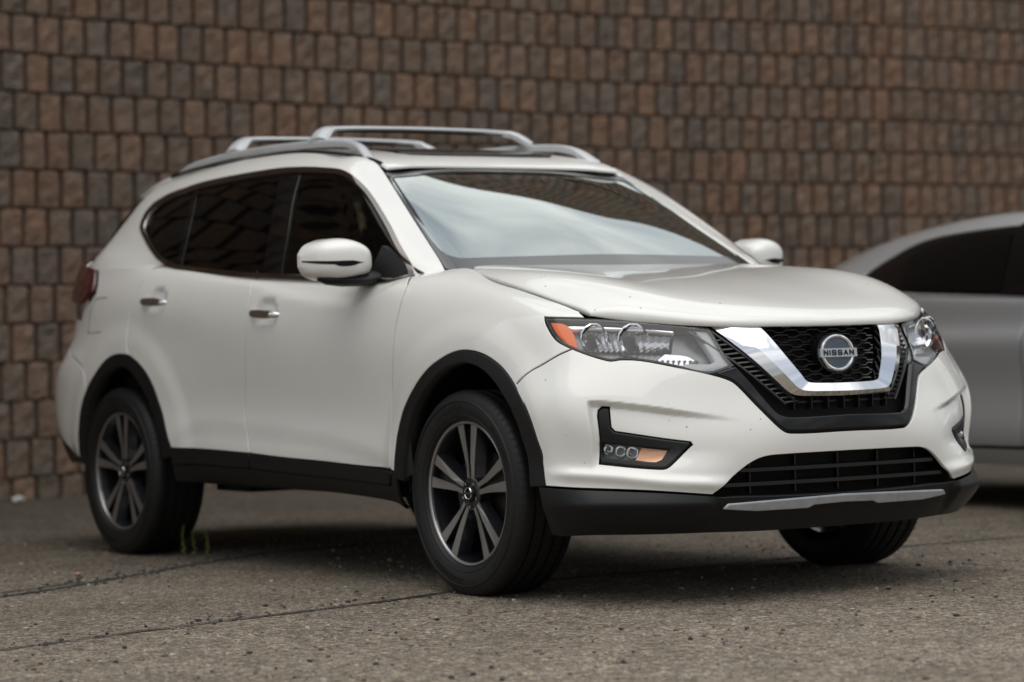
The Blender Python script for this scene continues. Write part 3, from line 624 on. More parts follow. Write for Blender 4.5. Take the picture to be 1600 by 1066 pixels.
# panel outlines, in sheet coordinates (station, line)
BAKED='''[{"fender":["A",[[6.1675,6.7265],[5.5168,6.8098],[5.0041,6.8394],[5.25,7.6],[5.35,7.97],[6,7.97],[6.5,7.97],[7,7.97],[7.5,7.97],[8,7.97],[8.5,7.97],[9,7.97],[9.4,7.97],[9.75,7.97],[10.3,7.97],[10.97,7.97],[10.99,7.6],[10.8693,6.9812],[10.8606,6.6045],[10.9031,6.0808],[10.9497,5.5345],[10.9814,4.8019],[11.069,3.7595],[11.0947,2.3784],[11.0858,1.7044],[11.0878,1.6603],[10.9822,1.6321],[10.9531,1.9954],[10.9345,2.3018],[10.8625,2.8801],[10.702,3.4071],[10.4916,3.7618],[10.2039,4.084],[9.8738,4.3978],[9.5481,4.6774],[9.2595,4.8804],[8.9906,5.0497],[8.69,5.1639],[8.3786,5.1873],[8.0144,5.1498],[7.583,5.0463],[7.1954,4.8831],[6.9054,4.6152],[6.678,4.2548],[6.4806,3.8411],[6.7025,4.4464],[6.4793,4.7638],[6.2753,4.9867],[5.7984,5.325],[5.3642,5.5272],[5.8128,5.8255],[6.0875,6.388]],[]],"front_door":["A",[[11.0858,1.7044],[11.0947,2.3784],[11.069,3.7595],[10.9814,4.8019],[10.9497,5.5345],[10.9031,6.0808],[10.8606,6.6045],[10.8789,7.0119],[11.03,7.6],[11.02,7.97],[11.3,7.95],[12,7.9],[13.0,7.9],[13.4486,7.3369],[13.3371,6.4902],[13.3491,5.6904],[13.4135,4.4721],[13.5204,3.077],[13.4714,2.1734],[13.4338,1.7635],[12.9095,1.7013],[12.3281,1.6851],[11.7293,1.6631]],[]],"rear_door":["A",[[13.4338,1.7635],[13.4714,2.1734],[13.5204,3.077],[13.4135,4.4721],[13.3491,5.6904],[13.3371,6.4902],[13.4106,7.188],[13.6,7.9],[14.5,7.85],[15.1,7.7],[15.5554,7.3022],[15.6251,6.6723],[15.7184,6.2264],[15.7724,5.7188],[15.8099,5.0532],[15.7921,4.5991],[15.7149,4.4068],[15.6105,4.3066],[15.4526,4.1193],[15.3178,3.8778],[15.2072,3.5683],[15.1284,3.2178],[15.0435,2.8053],[14.9728,2.3221],[14.9062,1.865],[14.8744,1.6216],[14.0628,1.7466]],[]],"quarter":["A",[[15.7149,4.4068],[15.7921,4.5991],[15.8099,5.0532],[15.7724,5.7188],[15.7184,6.2264],[15.6251,6.6723],[15.5554,7.3022],[15.35,7.7],[15.7,7.6],[16.0,7.45],[17.0,7.35],[18.0,7.35],[18.6,7.35],[17.2259,7.3792],[16.927,6.6956],[16.874,6.245],[17.0455,5.9879],[17.253,5.8312],[17.4144,5.4344],[19.1,5.5],[18.95,4.99],[17.1427,3.9656],[16.9667,3.6407],[16.9292,3.2422],[16.7735,3.5167],[16.5949,3.8132],[16.4317,4.0782],[16.2595,4.2865],[16.0927,4.3943],[15.9313,4.4256],[15.8064,4.4176]],[]],"tail_lamp":["A",[[17.2259,7.3792],[16.927,6.6956],[16.874,6.245],[17.0455,5.9879],[17.253,5.8312],[19.5,6.05],[20.2,6.2],[20.3,7.2],[19.7,7.6],[18.75,7.6]],[]],"rear_bumper":["A",[[22,1.5],[21,1.45],[20,1.4],[19.3,1.45],[18.9,1.7],[17.3328,0.648],[17.2881,1.1545],[17.2417,1.798],[17.1554,2.4097],[17.0605,2.8505],[16.953,3.2019],[16.9668,3.6042],[17.1403,3.9263],[18.95,4.95],[19.5,5.0],[20,5.0],[21,5.0],[22,5.0]],[]],"rear_lip":["A",[[22,0],[21,0],[20,0],[19,0],[18.2,0.15],[17.6,0.6],[17.6,1.3],[17.3569,0.5721],[18.9,1.66],[19.3,1.41],[20,1.36],[21,1.41],[22,1.46]],[]],"tailgate":["A",[[22,5.03],[21,5.03],[20,5.03],[19.45,5.03],[19.45,6.0],[20.25,6.15],[20.35,7.2],[19.8,7.65],[19.6,8],[20,8],[21,8],[22,8]],[]],"bumper":["A",[[0.0,2.2451],[1.6113,2.2185],[1.8765,2.1606],[2.1087,2.0097],[2.3985,1.7247],[2.7058,1.3958],[2.9109,1.2003],[4.2066,1.3702],[6.2876,1.4979],[6.1445,2.3014],[6.2318,2.8423],[6.3396,3.3888],[6.4806,3.8411],[6.678,4.2548],[6.7016,4.427],[6.4793,4.7638],[6.2753,4.9867],[5.7984,5.325],[5.3642,5.5272],[4.8024,5.2687],[4.454,5.1466],[4.2707,5.1798],[3.8542,5.1487],[3.2597,4.9562],[2.6244,4.7012],[2.266,4.4949],[2.133,4.3185],[1.8076,3.6434],[1.4735,3.0354],[1.2847,2.8791],[0.0,2.8694]],[[[4.8693,3.5777],[4.8383,3.7459],[4.7471,3.8369],[4.5999,3.8231],[4.6436,3.1941],[4.5799,3.0592],[3.1346,2.7223],[3.1094,2.6444],[3.6268,2.0111],[3.7627,1.9441],[4.9374,2.1124]]]],"bezel":["A",[[4.8575,3.5586],[4.8263,3.7267],[4.7352,3.8177],[4.615,3.8048],[4.6588,3.1755],[4.5948,3.0405],[3.1484,2.7037],[3.1325,2.6455],[3.6358,2.0294],[3.7718,1.9622],[4.9236,2.1306]],[[[4.8861,2.6806],[3.5761,2.4922],[3.74,2.2157],[3.8537,2.1454],[4.879,2.2786]]]],"lip":["A",[[0.0,1.0405],[1.5,1.08],[2.4,1.12],[2.7019,1.119],[2.9107,1.183],[4.2078,1.3363],[6.291,1.4627],[6.2683,1.0425],[6.269,0.4835],[6.3,0.03],[5,0.03],[4,0.03],[3,0.03],[2,0.03],[1,0.03],[0,0.03]],[]],"gloss":["A",[[0.0,2.8974],[1.2831,2.9081],[1.4587,3.0538],[1.7927,3.6615],[2.119,4.3367],[2.2522,4.5132],[2.6015,4.7001],[2.1064,4.9174],[2.001,4.7113],[1.6654,3.9387],[1.5011,3.5715],[1.3903,3.4327],[1.189,3.3646],[0.0,3.3857]],[]],"headlight":["A",[[2.4111,6.5572],[2.9651,6.843],[3.9466,6.9298],[4.9237,6.8563],[6.1675,6.7265],[6.0875,6.388],[5.8128,5.8255],[5.3642,5.5272],[4.8024,5.2687],[4.454,5.1466],[4.2707,5.1798],[3.8542,5.1487],[3.2597,4.9562],[2.6244,4.7012],[2.1183,4.9179],[2.2637,5.3891]],[]],"strip":["A",[[0.0,1.0565],[1.066,1.0222],[2.5574,0.9696],[2.6756,0.7982],[1.8748,0.6875],[0.7543,0.6861],[0.6284,0.767],[0.0,0.7964]],[]],"arch_front":["A",[[6.1192,1.4928],[6.1445,2.3014],[6.2318,2.8423],[6.3396,3.3888],[6.4806,3.8411],[6.678,4.2548],[6.9054,4.6152],[7.1954,4.8831],[7.583,5.0463],[8.0144,5.1498],[8.3786,5.1873],[8.69,5.1639],[8.9906,5.0497],[9.2595,4.8804],[9.5481,4.6774],[9.8738,4.3978],[10.2039,4.084],[10.4916,3.7618],[10.702,3.4071],[10.8625,2.8801],[10.9345,2.3018],[10.995,1.4507],[10.7367,1.3295],[10.6596,2.1227],[10.5584,2.7137],[10.3901,3.2284],[10.1803,3.5792],[9.9504,3.8529],[9.6702,4.1295],[9.4204,4.3561],[9.1717,4.565],[8.9379,4.7096],[8.7098,4.8004],[8.4783,4.8361],[8.2342,4.8011],[7.916,4.7077],[7.5449,4.518],[7.2525,4.2947],[7.0202,4.0232],[6.8105,3.6991],[6.6664,3.3312],[6.543,2.8314],[6.447,2.29],[6.446,1.4666]],[]],"arch_rear":["A",[[17.4119,0.4128],[17.2881,1.1545],[17.2417,1.798],[17.1554,2.4097],[17.0605,2.8505],[16.9311,3.1855],[16.7735,3.5167],[16.5949,3.8132],[16.4317,4.0782],[16.2595,4.2865],[16.0927,4.3943],[15.9313,4.4256],[15.7604,4.4032],[15.6105,4.3066],[15.4526,4.1193],[15.3178,3.8778],[15.2072,3.5683],[15.1284,3.2178],[15.0435,2.8053],[14.9728,2.3221],[14.9062,1.865],[14.8861,1.2955],[15.06,1.1351],[15.0733,1.6177],[15.1127,2.0525],[15.1795,2.5014],[15.2585,2.9117],[15.3443,3.2471],[15.4435,3.5292],[15.5482,3.7541],[15.6737,3.9418],[15.7764,4.0415],[15.8982,4.0847],[16.024,4.0719],[16.1537,3.9834],[16.288,3.855],[16.4466,3.6304],[16.5789,3.3735],[16.7027,3.074],[16.7957,2.7292],[16.8764,2.3247],[16.9484,1.8316],[17.014,1.1961],[17.1456,0.3628]],[]],"clad_front_door":["A",[[11.09,1.6158],[12.3287,1.6613],[13.424,1.7294],[13.4506,1.1008],[12.3729,1.0217],[11.2239,1.0708],[11.1333,1.2541]],[]],"clad_rear_door":["A",[[13.4392,1.7384],[14.0634,1.7218],[14.8759,1.5952],[14.8872,0.9425],[14.1161,1.054],[13.4719,1.0944]],[]],"rocker":["A",[[14.8714,1.2997],[14.8824,0.8813],[14.1257,0.9855],[13.4687,1.0306],[12.3808,0.9543],[11.2185,1.0163],[11.1101,1.2091],[11.0765,1.5957],[10.9835,1.6099],[10.9915,1.0832],[11.0899,0.0478],[11.1121,-0.02],[11,0.0],[12,0],[13,0],[14,0],[15,0],[14.988,0.2107]],[]],"hood":["B",[[0,0.75],[1,0.75],[2,0.75],[3,0.75],[4,0.78],[4.6,0.9],[5,1.1],[5,2],[5,3],[5,4],[5,5],[5,6],[5,6.6],[4.85,6.85],[4.5,7],[4,7],[3,7],[2,7],[1,7],[0,7]],[]],"side_frame":["C",[[0,0.9],[0,2],[0,3],[0,4],[0,5],[0,5.9],[1,5.9],[2,5.9],[3,5.9],[4,5.9],[5,5.9],[6,5.9],[7,5.9],[8,5.9],[9,5.9],[9.95,5.8],[9.95,4],[9.95,3],[9.95,1],[9,0.25],[8,0.25],[7,0.25],[6,0.6],[5,0.5],[4,0.4],[3,0.4],[2,0.3],[1.3,0.1],[0.8,0.1]],[[[6.9203,2.6864],[6.9866,2.9181],[7.0051,3.2632],[6.8975,3.5849],[6.7133,3.7731],[6.494,3.8821],[6.1772,3.9437],[5.8889,4.0309],[5.4647,4.0881],[5.0656,4.1501],[4.6126,4.2158],[4.1333,4.2798],[3.6419,4.277],[3.028,4.2528],[2.312,4.1508],[2.0044,3.9378],[1.8212,3.7658],[1.4899,3.3212],[1.2991,2.5984],[1.3112,1.8767],[1.207,0.3605],[1.9267,-0.02],[2.5724,0.1424],[3.1473,0.1907],[3.7012,0.2209],[4.2874,0.3055],[5.0005,0.4777],[5.6285,0.4463],[5.8988,0.7509],[6.1124,1.2285],[6.3278,1.7468],[6.6058,2.2448]]]],"chrome_trim":["C",[[6.9776,2.691],[7.0513,2.9507],[7.0889,3.3254],[6.975,3.6751],[6.7689,3.8618],[6.5484,3.9905],[6.2216,4.0455],[5.9287,4.1336],[5.503,4.2076],[5.099,4.2701],[4.6399,4.3382],[4.1386,4.4019],[3.6356,4.3948],[3.0026,4.3669],[2.2373,4.2581],[1.9039,4.0242],[1.7218,3.8173],[1.3868,3.3467],[1.2015,2.6131],[1.2149,1.9026],[1.1227,0.2749],[1.9006,-0.02],[2.56,-0.02],[3.1328,-0.02],[3.6919,-0.02],[4.2821,-0.02],[4.9915,0.1692],[5.6269,0.1456],[5.8953,0.4759],[6.1302,1.0728],[6.3622,1.707],[6.6437,2.2212]],[[[6.8551,2.6814],[6.9039,2.8847],[6.9112,3.1905],[6.8089,3.4843],[6.638,3.6549],[6.4384,3.7691],[6.1314,3.8373],[5.8437,3.9084],[5.4218,3.952],[5.0281,4.0117],[4.5823,4.0742],[4.1247,4.1209],[3.6474,4.1229],[3.057,4.1031],[2.3895,4.0243],[2.1021,3.8446],[1.94,3.6923],[1.6275,3.2747],[1.4405,2.5639],[1.4225,1.8499],[1.3244,0.4529],[1.9383,0.1677],[2.5822,0.3336],[3.1573,0.4062],[3.708,0.4574],[4.2924,0.5399],[5.0085,0.6998],[5.6154,0.7071],[5.884,0.9574],[6.0875,1.3744],[6.2889,1.8031],[6.5564,2.2558]]]],"glass_front":["C",[[3.8474,0.4576],[3.8539,1.651],[3.8182,2.5844],[3.7853,3.4065],[3.717,4.0643],[3.0644,4.0578],[2.4255,3.9954],[2.1336,3.8318],[1.9773,3.6688],[1.6659,3.2539],[1.4697,2.5536],[1.4518,1.8259],[1.3612,0.4638],[1.9409,0.2204],[2.5835,0.3603],[3.1585,0.4357]],[]],"glass_rear":["C",[[5.6267,0.665],[5.678,2.0181],[5.7541,2.8165],[5.9031,3.847],[5.4087,3.8927],[5.0168,3.951],[4.574,4.0119],[4.1766,4.0513],[4.1675,3.243],[4.167,2.4372],[4.1721,1.6519],[4.1452,0.5316],[4.2932,0.5714],[5.0098,0.7301]],[]],"glass_quarter":["C",[[6.8134,2.6782],[6.849,2.8559],[6.8627,3.1559],[6.7652,3.431],[6.6086,3.6031],[6.4169,3.7056],[6.1141,3.7768],[5.984,3.8089],[5.8731,2.9224],[5.7866,2.1372],[5.7053,0.83],[5.8886,1.0221],[6.0778,1.4287],[6.279,1.8383],[6.5338,2.2671]],[]],"pillar_black":["C",[[6.9203,2.6864],[6.9866,2.9181],[7.0051,3.2632],[6.8975,3.5849],[6.7133,3.7731],[6.494,3.8821],[6.1772,3.9437],[5.8889,4.0309],[5.4647,4.0881],[5.0656,4.1501],[4.6126,4.2158],[4.1333,4.2798],[3.6419,4.277],[3.028,4.2528],[2.312,4.1508],[2.0044,3.9378],[1.8212,3.7658],[1.4899,3.3212],[1.2991,2.5984],[1.3112,1.8767],[1.207,0.3605],[1.9267,-0.02],[2.5724,0.1424],[3.1473,0.1907],[3.7012,0.2209],[4.2874,0.3055],[5.0005,0.4777],[5.6285,0.4463],[5.8988,0.7509],[6.1124,1.2285],[6.3278,1.7468],[6.6058,2.2448]],[]],"tail_glassC":["C",[[9.96,5.8],[9.96,4],[9.96,1.2],[10,1.2],[10,5.8]],[]],"roof":["D",[[0,0.1],[1,0.1],[2,0.1],[3,0.1],[4,0.15],[4,1],[4,2],[4,3],[4,4],[4,5],[4,6],[4,7],[4,8],[3,8],[2,8],[1,8],[0,8]],[]],"windshield":["E",[[0,0.1],[1,0.1],[2,0.1],[3,0.12],[3.97,0.2],[3.97,1],[3.97,2],[3.97,3],[3.95,3.93],[3,3.97],[2,3.97],[1,3.97],[0,3.97]],[]],"sed_win":["H",[[2.1397,2.097],[2.3057,0.1981],[2.9101,0.2332],[3.8296,0.3879],[4.0013,0.5197],[4.0966,1.0677],[4.094,1.5866],[3.9121,1.9704],[3.3575,2.0604],[2.6338,2.0996]],[]],"sed_front":["H",[[1.93,0.12],[1.2,0.12],[0.55,0.4],[0.6,1.2],[0.85,2.2],[1.2,2.75],[1.75,2.8],[1.85,1.5]],[]],"sed_frame":["H",[[0,0],[0,1],[0,2],[0,3],[0,4],[1,4],[2,4],[3,4],[4,4],[5,4],[6,4],[7,4],[7,3],[7,0],[6,0],[5,0],[4,0],[3,0],[2,0],[1,0]],[[[4.8707,1.4273],[4.6222,1.7899],[4.3609,2.0378],[4.0955,2.2613],[3.736,2.3518],[3.1539,2.3081],[2.5423,2.324],[2.0384,2.4169],[1.75,3.0],[1.15,2.95],[0.75,2.3],[0.4,1.2],[0.35,0.5],[0.5,0.1],[1.2,0.06],[2,0.06],[2.3244,0.0786],[2.9107,0.0981],[3.8504,0.1991],[4.3689,0.4468]]]]},{"pocket_top":[[4.948,3.9563],[4.7363,3.9679],[3.9747,3.814],[3.0446,3.5714],[2.2829,3.346]],"pocket_corner":[[4.9661,3.7313]],"ridge":[[5.7552,1.8165],[4.7677,1.7372],[3.642,1.5588],[2.8736,1.4907]],"scoop":[[14.8635,1.8767],[14.4554,2.3747],[14.0821,2.5237],[13.5282,2.5114],[12.8317,2.4689],[12.0407,2.3036],[11.6209,2.1311],[11.1085,1.9348]],"crease":[[13.3626,6.9732],[12.7672,6.5676],[12.0716,6.3943],[11.6714,6.3551],[11.3828,6.6604],[11.089,7.2286]],"handle_f":[[13.3035,5.8801],[12.8464,5.889],[13.0951,6.2202]],"handle_r":[[15.4938,6.0173],[14.8807,6.0181]],"chrome_v_out":[[2.2549,6.5019],[1.1329,3.989]],"pt":[[2.6244,4.7012],[2.117,4.9275]],"mirror_base":[[11.3667,7.1802],[11.0528,7.773]],"fuel":[[16.8255,6.03],[16.5032,6.0757],[17.0143,5.0236],[16.6164,5.0448]]}]'''
LNP=json.loads('''{"amber":[[6.0003,6.551],[5.5819,6.5278],[5.3043,6.1066],[5.2161,5.6039],[5.3781,5.5661],[5.629,5.8278],[5.8393,6.1158]],"fl_a":[[5.2189,6.3564],[3.0559,6.1948]],"fl_b":[[5.0439,5.6223],[3.1617,5.5878]],"fl_c":[[4.5049,5.3001],[2.7023,5.2027]],"fl_d":[[4.4516,5.1655],[2.8039,4.8422]],"drl":[[2.703,6.4002],[2.4217,6.4231],[2.1528,4.929],[2.6201,4.739],[3.1392,4.9703],[2.9877,5.0595],[2.5488,5.0418],[2.4343,5.1145]],"brow":[[5.5457,6.5306],[4.7424,6.6079],[3.7378,6.6266],[3.0526,6.4205],[3.0621,6.277],[3.7396,6.4341],[4.8875,6.409],[5.359,6.3498]],"cornr":[[3.6013,5.1592],[3.3174,5.4859],[2.9101,5.4101],[2.7552,5.244],[2.918,5.0567],[3.2468,5.0697]],"fogamber":[[4.1002,2.5473],[3.5903,2.4737],[3.7517,2.2161],[3.8633,2.1641],[4.2469,2.2294]],"housing":[[5.307,6.3826],[4.7281,6.3904],[3.7414,6.3509],[3.1285,6.1923],[3.0886,5.8219],[3.385,5.4264],[3.7741,5.2807],[4.2965,5.2953],[4.8545,5.4616],[5.1343,5.7249]],"bowls":[[4.7281,5.9249,0.047],[3.8737,5.8347,0.055]],"fogbowls":[[4.7784,2.4857],[4.551,2.4431],[4.3176,2.4191]],"fogc":[4.7784,2.4857],"flap":[[[16.8297,6.0507],[16.4462,6.0982]],[[16.8297,6.0507],[16.9893,5.6103],[17.0163,5.0431],[16.5756,5.062]]]}''')
# ------------------------------------------------------------------ sheets of the white car
def dispA(u,v,p):
    x,y,z=p[:,0],p[:,1],p[:,2]
    vt=sip(u,[2.28,3.04,3.97,4.74,4.97],[3.35,3.57,3.81,3.95,3.97])
    d=-.023*ss(2.1,3.7,u)*ss(5.10,4.95,u)*ss(vt+.05,vt-.12,v)*ss(1.8,2.5,v)
    vr=sip(u,[2.87,3.64,4.77,5.76],[1.50,1.57,1.75,1.83])
    d=d+.014*np.exp(-((v-vr)/.17)**2)*ss(2.3,3.0,u)*ss(6.2,5.5,u)
    r=np.hypot(x-.035,z-.38); d=d+.011*ss(.60,.50,r)*ss(4.6,6.5,u)
    r=np.hypot(x+2.62,z-.40); d=d+.010*ss(.60,.49,r)*(u>12)*(u<20)
    vs_=sip(u,[11.1,11.6,12.0,12.8,13.5,14.1,14.5,14.9],[1.93,2.13,2.3,2.47,2.51,2.52,2.37,1.88])
    d=d-.009*ss(vs_+.30,vs_-.35,v)*ss(10.9,11.6,u)*ss(15.1,14.4,u)
    vc=sip(u,[11.1,11.4,11.7,12.1,12.8,13.4],[7.1,6.65,6.35,6.39,6.57,6.97])
    d=d-.013*ss(vc-.18,vc+.35,v)*ss(10.9,11.5,u)*ss(15.,13.4,u)*ss(7.9,7.3,v)
    for hx,hz in ((-1.385,.998),(-2.315,1.063)):
        q=((x-hx)/.095)**2+((z-hz)/.052)**2; d=d-.016*ss(1.1,.35,q)*(u>11)
    return d
A.disp=dispA
def dispL(u,v,p): return dispA(u,v,p)-.020*np.maximum(0,.93-v)*(u<7)+.026*np.clip((1.45-v)/.45,0,1)*np.clip(v,0,1)*ss(2.75,3.05,u)*ss(6.0,4.9,u)
AL=Surf(rowsA(),mu=2); AL.disp=dispL
SHEETS=dict(A=A,B=B,C=C,D=D,E=E,L=AL)
BK,LN=json.loads(BAKED)
# ------------------------------------------------------------------ paints
def paint(name,base,speck=False):
    m=mat(name,base,.38,0,coat=1,coat_rough=.025)
    t=m.node_tree; p=t.nodes['Principled BSDF']; co=t.nodes.new('ShaderNodeTexCoord').outputs['Object']
    # faint road film low on the body and squashed insects on the nose: real dirt with its own shape
    nzs=t.nodes.new('ShaderNodeTexNoise'); nzs.inputs['Scale'].default_value=3; nzs.inputs['Detail'].default_value=6; t.links.new(co,nzs.inputs['Vector'])
    r=t.nodes.new('ShaderNodeValToRGB'); r.color_ramp.elements[0].position=.35; r.color_ramp.elements[1].position=.75
    r.color_ramp.elements[0].color=(*base,1); r.color_ramp.elements[1].color=(*[c*.95 for c in base],1); t.links.new(nzs.outputs[0],r.inputs[0]); cur=r.outputs[0]
    if speck:
        vo=t.nodes.new('ShaderNodeTexVoronoi'); vo.inputs['Scale'].default_value=30; t.links.new(co,vo.inputs['Vector'])
        nn=t.nodes.new('ShaderNodeTexNoise'); nn.inputs['Scale'].default_value=150; nn.inputs['Detail'].default_value=3; t.links.new(co,nn.inputs['Vector'])
        ad=t.nodes.new('ShaderNodeMath'); ad.operation='MULTIPLY_ADD'; ad.inputs[1].default_value=.25; t.links.new(nn.outputs[0],ad.inputs[0]); t.links.new(vo.outputs['Distance'],ad.inputs[2])
        sz=t.nodes.new('ShaderNodeSeparateColor'); t.links.new(vo.outputs['Color'],sz.inputs[0])
        th=t.nodes.new('ShaderNodeMapRange'); th.inputs[1].default_value=.55; th.inputs[2].default_value=1.0; th.inputs[3].default_value=.08; th.inputs[4].default_value=.235; t.links.new(sz.outputs[0],th.inputs[0])
        lt=t.nodes.new('ShaderNodeMath'); lt.operation='LESS_THAN'; t.links.new(ad.outputs[0],lt.inputs[0]); t.links.new(th.outputs[0],lt.inputs[1])
        mx=t.nodes.new('ShaderNodeMixRGB'); mx.inputs[2].default_value=(.12,.10,.08,1); t.links.new(lt.outputs[0],mx.inputs[0]); t.links.new(cur,mx.inputs[1]); cur=mx.outputs[0]
    t.links.new(cur,p.inputs['Base Color']); return m
WHITE=paint('pearl_white_paint',(.83,.823,.785)); WHITE_BUG=paint('pearl_white_paint_with_insects',(.83,.823,.785),True)
PLAST=mat('black_textured_plastic',(.0075,.0078,.0085),.42,spec=.36,noise=(4,.8),bump=(900,.25,.0006))
GLOSSK=mat('gloss_black',(.004,.004,.0045),.06,spec=.42)
DARK=mat('dark_cavity',(.006,.006,.006),.8)
CHROME=mat('chrome',(.82,.83,.85),.045,1,noise=None,bump=(14,.05,.004))
CHROMED=mat('dark_chrome',(.30,.27,.25),.10,1)
SILVER=mat('satin_silver',(.56,.575,.59),.34,.2,coat=.3,noise=(6,.9))
SILVERP=mat('silver_skid_paint',(.46,.48,.50),.33,.45,noise=(30,.8))
RUBBER=mat('tyre_rubber',(.0085,.0085,.009),.55,spec=.42,noise=(5,.75),bump=(160,.25,.001))
RIMG=mat('machined_grey',(.42,.41,.40),.34,.85,noise=(12,.85)); RIMK=mat('dark_rim_paint',(.014,.015,.018),.25,.3,coat=.8)
DISC=mat('brake_iron',(.10,.095,.09),.45,.8,noise=(25,.6))
AMBER=mat('amber_lens',(.80,.13,.004),.25,spec=.3,bump=(70,.5,.003)); RED=mat('red_lens',(.06,.003,.005),.1,coat=1,bump=(60,.3,.002))
LAMPG=mat('lamp_bowl_chrome',(.85,.86,.87),.05,1); LAMPD=mat('lamp_bezel_grey',(.12,.122,.128),.30,.75,bump=(18,.2,.004))
LAMPR=mat('lamp_step_chrome',(.42,.425,.44),.12,1); DRL=mat('frosted_light_bar',(.34,.355,.365),.4,coat=.6,bump=(90,.5,.003)); BULB=mat('lamp_bulb_glass',(.55,.56,.55),.1,coat=1)
def schl(name,tint,f0,ex,haze=None,rough=0.,refl=(1,1,1)):
    m=glassmat(name,tint,1.5,rough,refl,haze=haze); t=m.node_tree
    f=[n for n in t.nodes if n.type=='FRESNEL'][0]; lw=t.nodes.new('ShaderNodeLayerWeight'); lw.inputs[0].default_value=.5
    p=t.nodes.new('ShaderNodeMath'); p.operation='POWER'; p.inputs[1].default_value=ex; a=t.nodes.new('ShaderNodeMath'); a.operation='MULTIPLY_ADD'; a.inputs[1].default_value=1-f0; a.inputs[2].default_value=f0
    t.links.new(lw.outputs['Facing'],p.inputs[0]); t.links.new(p.outputs[0],a.inputs[0])
    x=[n for n in t.nodes if n.type=='MIX_SHADER'][-1]
    for n in t.nodes:
        if n.type=='MIX_SHADER' and n.inputs[0].is_linked: t.links.new(a.outputs[0],n.inputs[0])
    t.nodes.remove(f); return m
WSG=schl('windscreen_glass',(.68,.80,.74),.31,2.0,haze=((.40,.43,.43),.04),refl=(.93,1,.985)); SIDEG=schl('side_glass',(.27,.33,.29),.032,5); PRIVG=schl('privacy_glass',(.035,.038,.035),.032,5)
LENSG=schl('lamp_lens',(.95,.96,.97),.035,5.5,haze=((.5,.52,.53),.02))
SEAT=mat('seat_cloth',(.025,.024,.023),.8,bump=(200,.3,.002)); TRIM=mat('cabin_trim',(.018,.018,.019),.7); HEADL=mat('headliner_cloth',(.16,.155,.145),.9)
# ------------------------------------------------------------------ the white car
car=thing('parked_suv','white suv with black lower cladding and chrome v shaped grille','suv')
def pn(name,key,mt,side=-1,parent=None,nm=None,**k):
    ke,o,h=BK[key]; return panel(nm or name,ke,o,h,mt,car if parent is None else parent,side=side,**k)
for s in (-1,1):
    pn('fender','fender',WHITE,s,step=.02,gap=.0036,flange=.004)
    panel('shut_line_shade_sheet','A',[(10.4,1.6),(11.5,1.2),(13.5,1.2),(15.0,1.6),(15.0,3.2),(15.9,4.9),(17.2,5.4),(17.2,7.2),(15.4,7.4),(10.4,7.7),(10.2,4.0),(10.5,3.0)],[],DARK,car,side=s,off=-.009,gap=0,flange=0,step=.05)  # dark sheet added behind the gaps so the shut lines look shaded
    fd=pn('front_door','front_door',WHITE,s,step=.02,gap=.0036,flange=.004); rd=pn('rear_door','rear_door',WHITE,s,step=.022,gap=.0036,flange=.004); pn('quarter_panel','quarter',WHITE,s,gap=.0034,flange=.005)
    pn('tail_lamp','tail_lamp',RED,s,off=.028,bev=.008); 
    pn('body_side_frame','side_frame',WHITE,s,gap=.001,edge=.02)
    pn('wheel_arch_trim','arch_front',PLAST,s,off=.006,flange=.05,gap=0,bev=.004); pn('wheel_arch_trim','arch_rear',PLAST,s,off=.006,flange=.05,gap=0,bev=.004)
    pn('door_cladding','clad_front_door',PLAST,s,off=.006,gap=.0015,parent=fd); pn('door_cladding','clad_rear_door',PLAST,s,off=.006,gap=.0015,parent=rd)
    pn('sill_cladding','rocker',PLAST,s,off=.0,gap=.001)
    pn('window_trim','chrome_trim',CHROMED,s,off=.007,gap=0,bev=.003,flange=.012,edge=.02)
    wf=panel('window_frame',BK['pillar_black'][0],BK['pillar_black'][1],[BK['glass_front'][1],BK['glass_rear'][1],BK['glass_quarter'][1]],GLOSSK,car,side=s,off=-.006,gap=-.001,flange=.02)
    pn('side_window','glass_front',SIDEG,s,off=-.010,gap=-.004,flange=0); pn('side_window','glass_rear',PRIVG,s,off=-.010,gap=-.004,flange=0); pn('side_window','glass_quarter',PRIVG,s,off=-.010,gap=-.004,flange=0)
pn('front_bumper','bumper',WHITE_BUG,sym=True,edge=.012,step=.0065); pn('rear_bumper','rear_bumper',WHITE,sym=True); pn('rear_bumper_lip','rear_lip',PLAST,sym=True,gap=0)
tg=pn('tailgate','tailgate',WHITE,sym=True)
pn('bonnet','hood',WHITE_BUG,sym=True,flange=.02,bev=.005)
rf=pn('roof','roof',WHITE,sym=True,flange=.01)
ws=pn('windscreen','windshield',WSG,sym=True,flange=0,gap=0)
lip=panel('lower_bumper','L',BK['lip'][1],[],PLAST,car,sym=True,gap=.001,flange=.02,step=.012)
pn('skid_strip','strip',SILVERP,sym=True,off=.012,flange=.03,bev=.004,parent=lip,smooth=False)
gs=pn('grille_surround','gloss',GLOSSK,sym=True,off=.002,flange=.03,bev=.006)
# windscreen edge band (black frit) just under the glass
def ring(S,q,d): return inset(S,densify(S,q,.03,False),d,0.).tolist()
ke,o,h=BK['windshield']; 
hole=[(0,.60),(1,.60),(2,.60),(3,.62),(3.35,.72),(3.58,.95),(3.70,1.3),(3.77,2),(3.80,3),(3.78,3.5),(3.5,3.72),(3.2,3.78),(2,3.80),(1,3.80),(0,3.80)]
FRIT=mat('windscreen_frit',(.03,.03,.032),.12,coat=1)
def symring(name,S,o,hole,mt,parent,off):
    # outline minus inner opening, on a half sheet: one polygon running out and back
    poly=[tuple(p) for p in o]+[tuple(p) for p in hole[::-1]]
    return panel(name,S,poly,[],mt,parent,sym=True,off=off,gap=0,flange=0,edge=.03,smooth=False)
symring('windscreen_border','E',o,hole,FRIT,ws,.003)
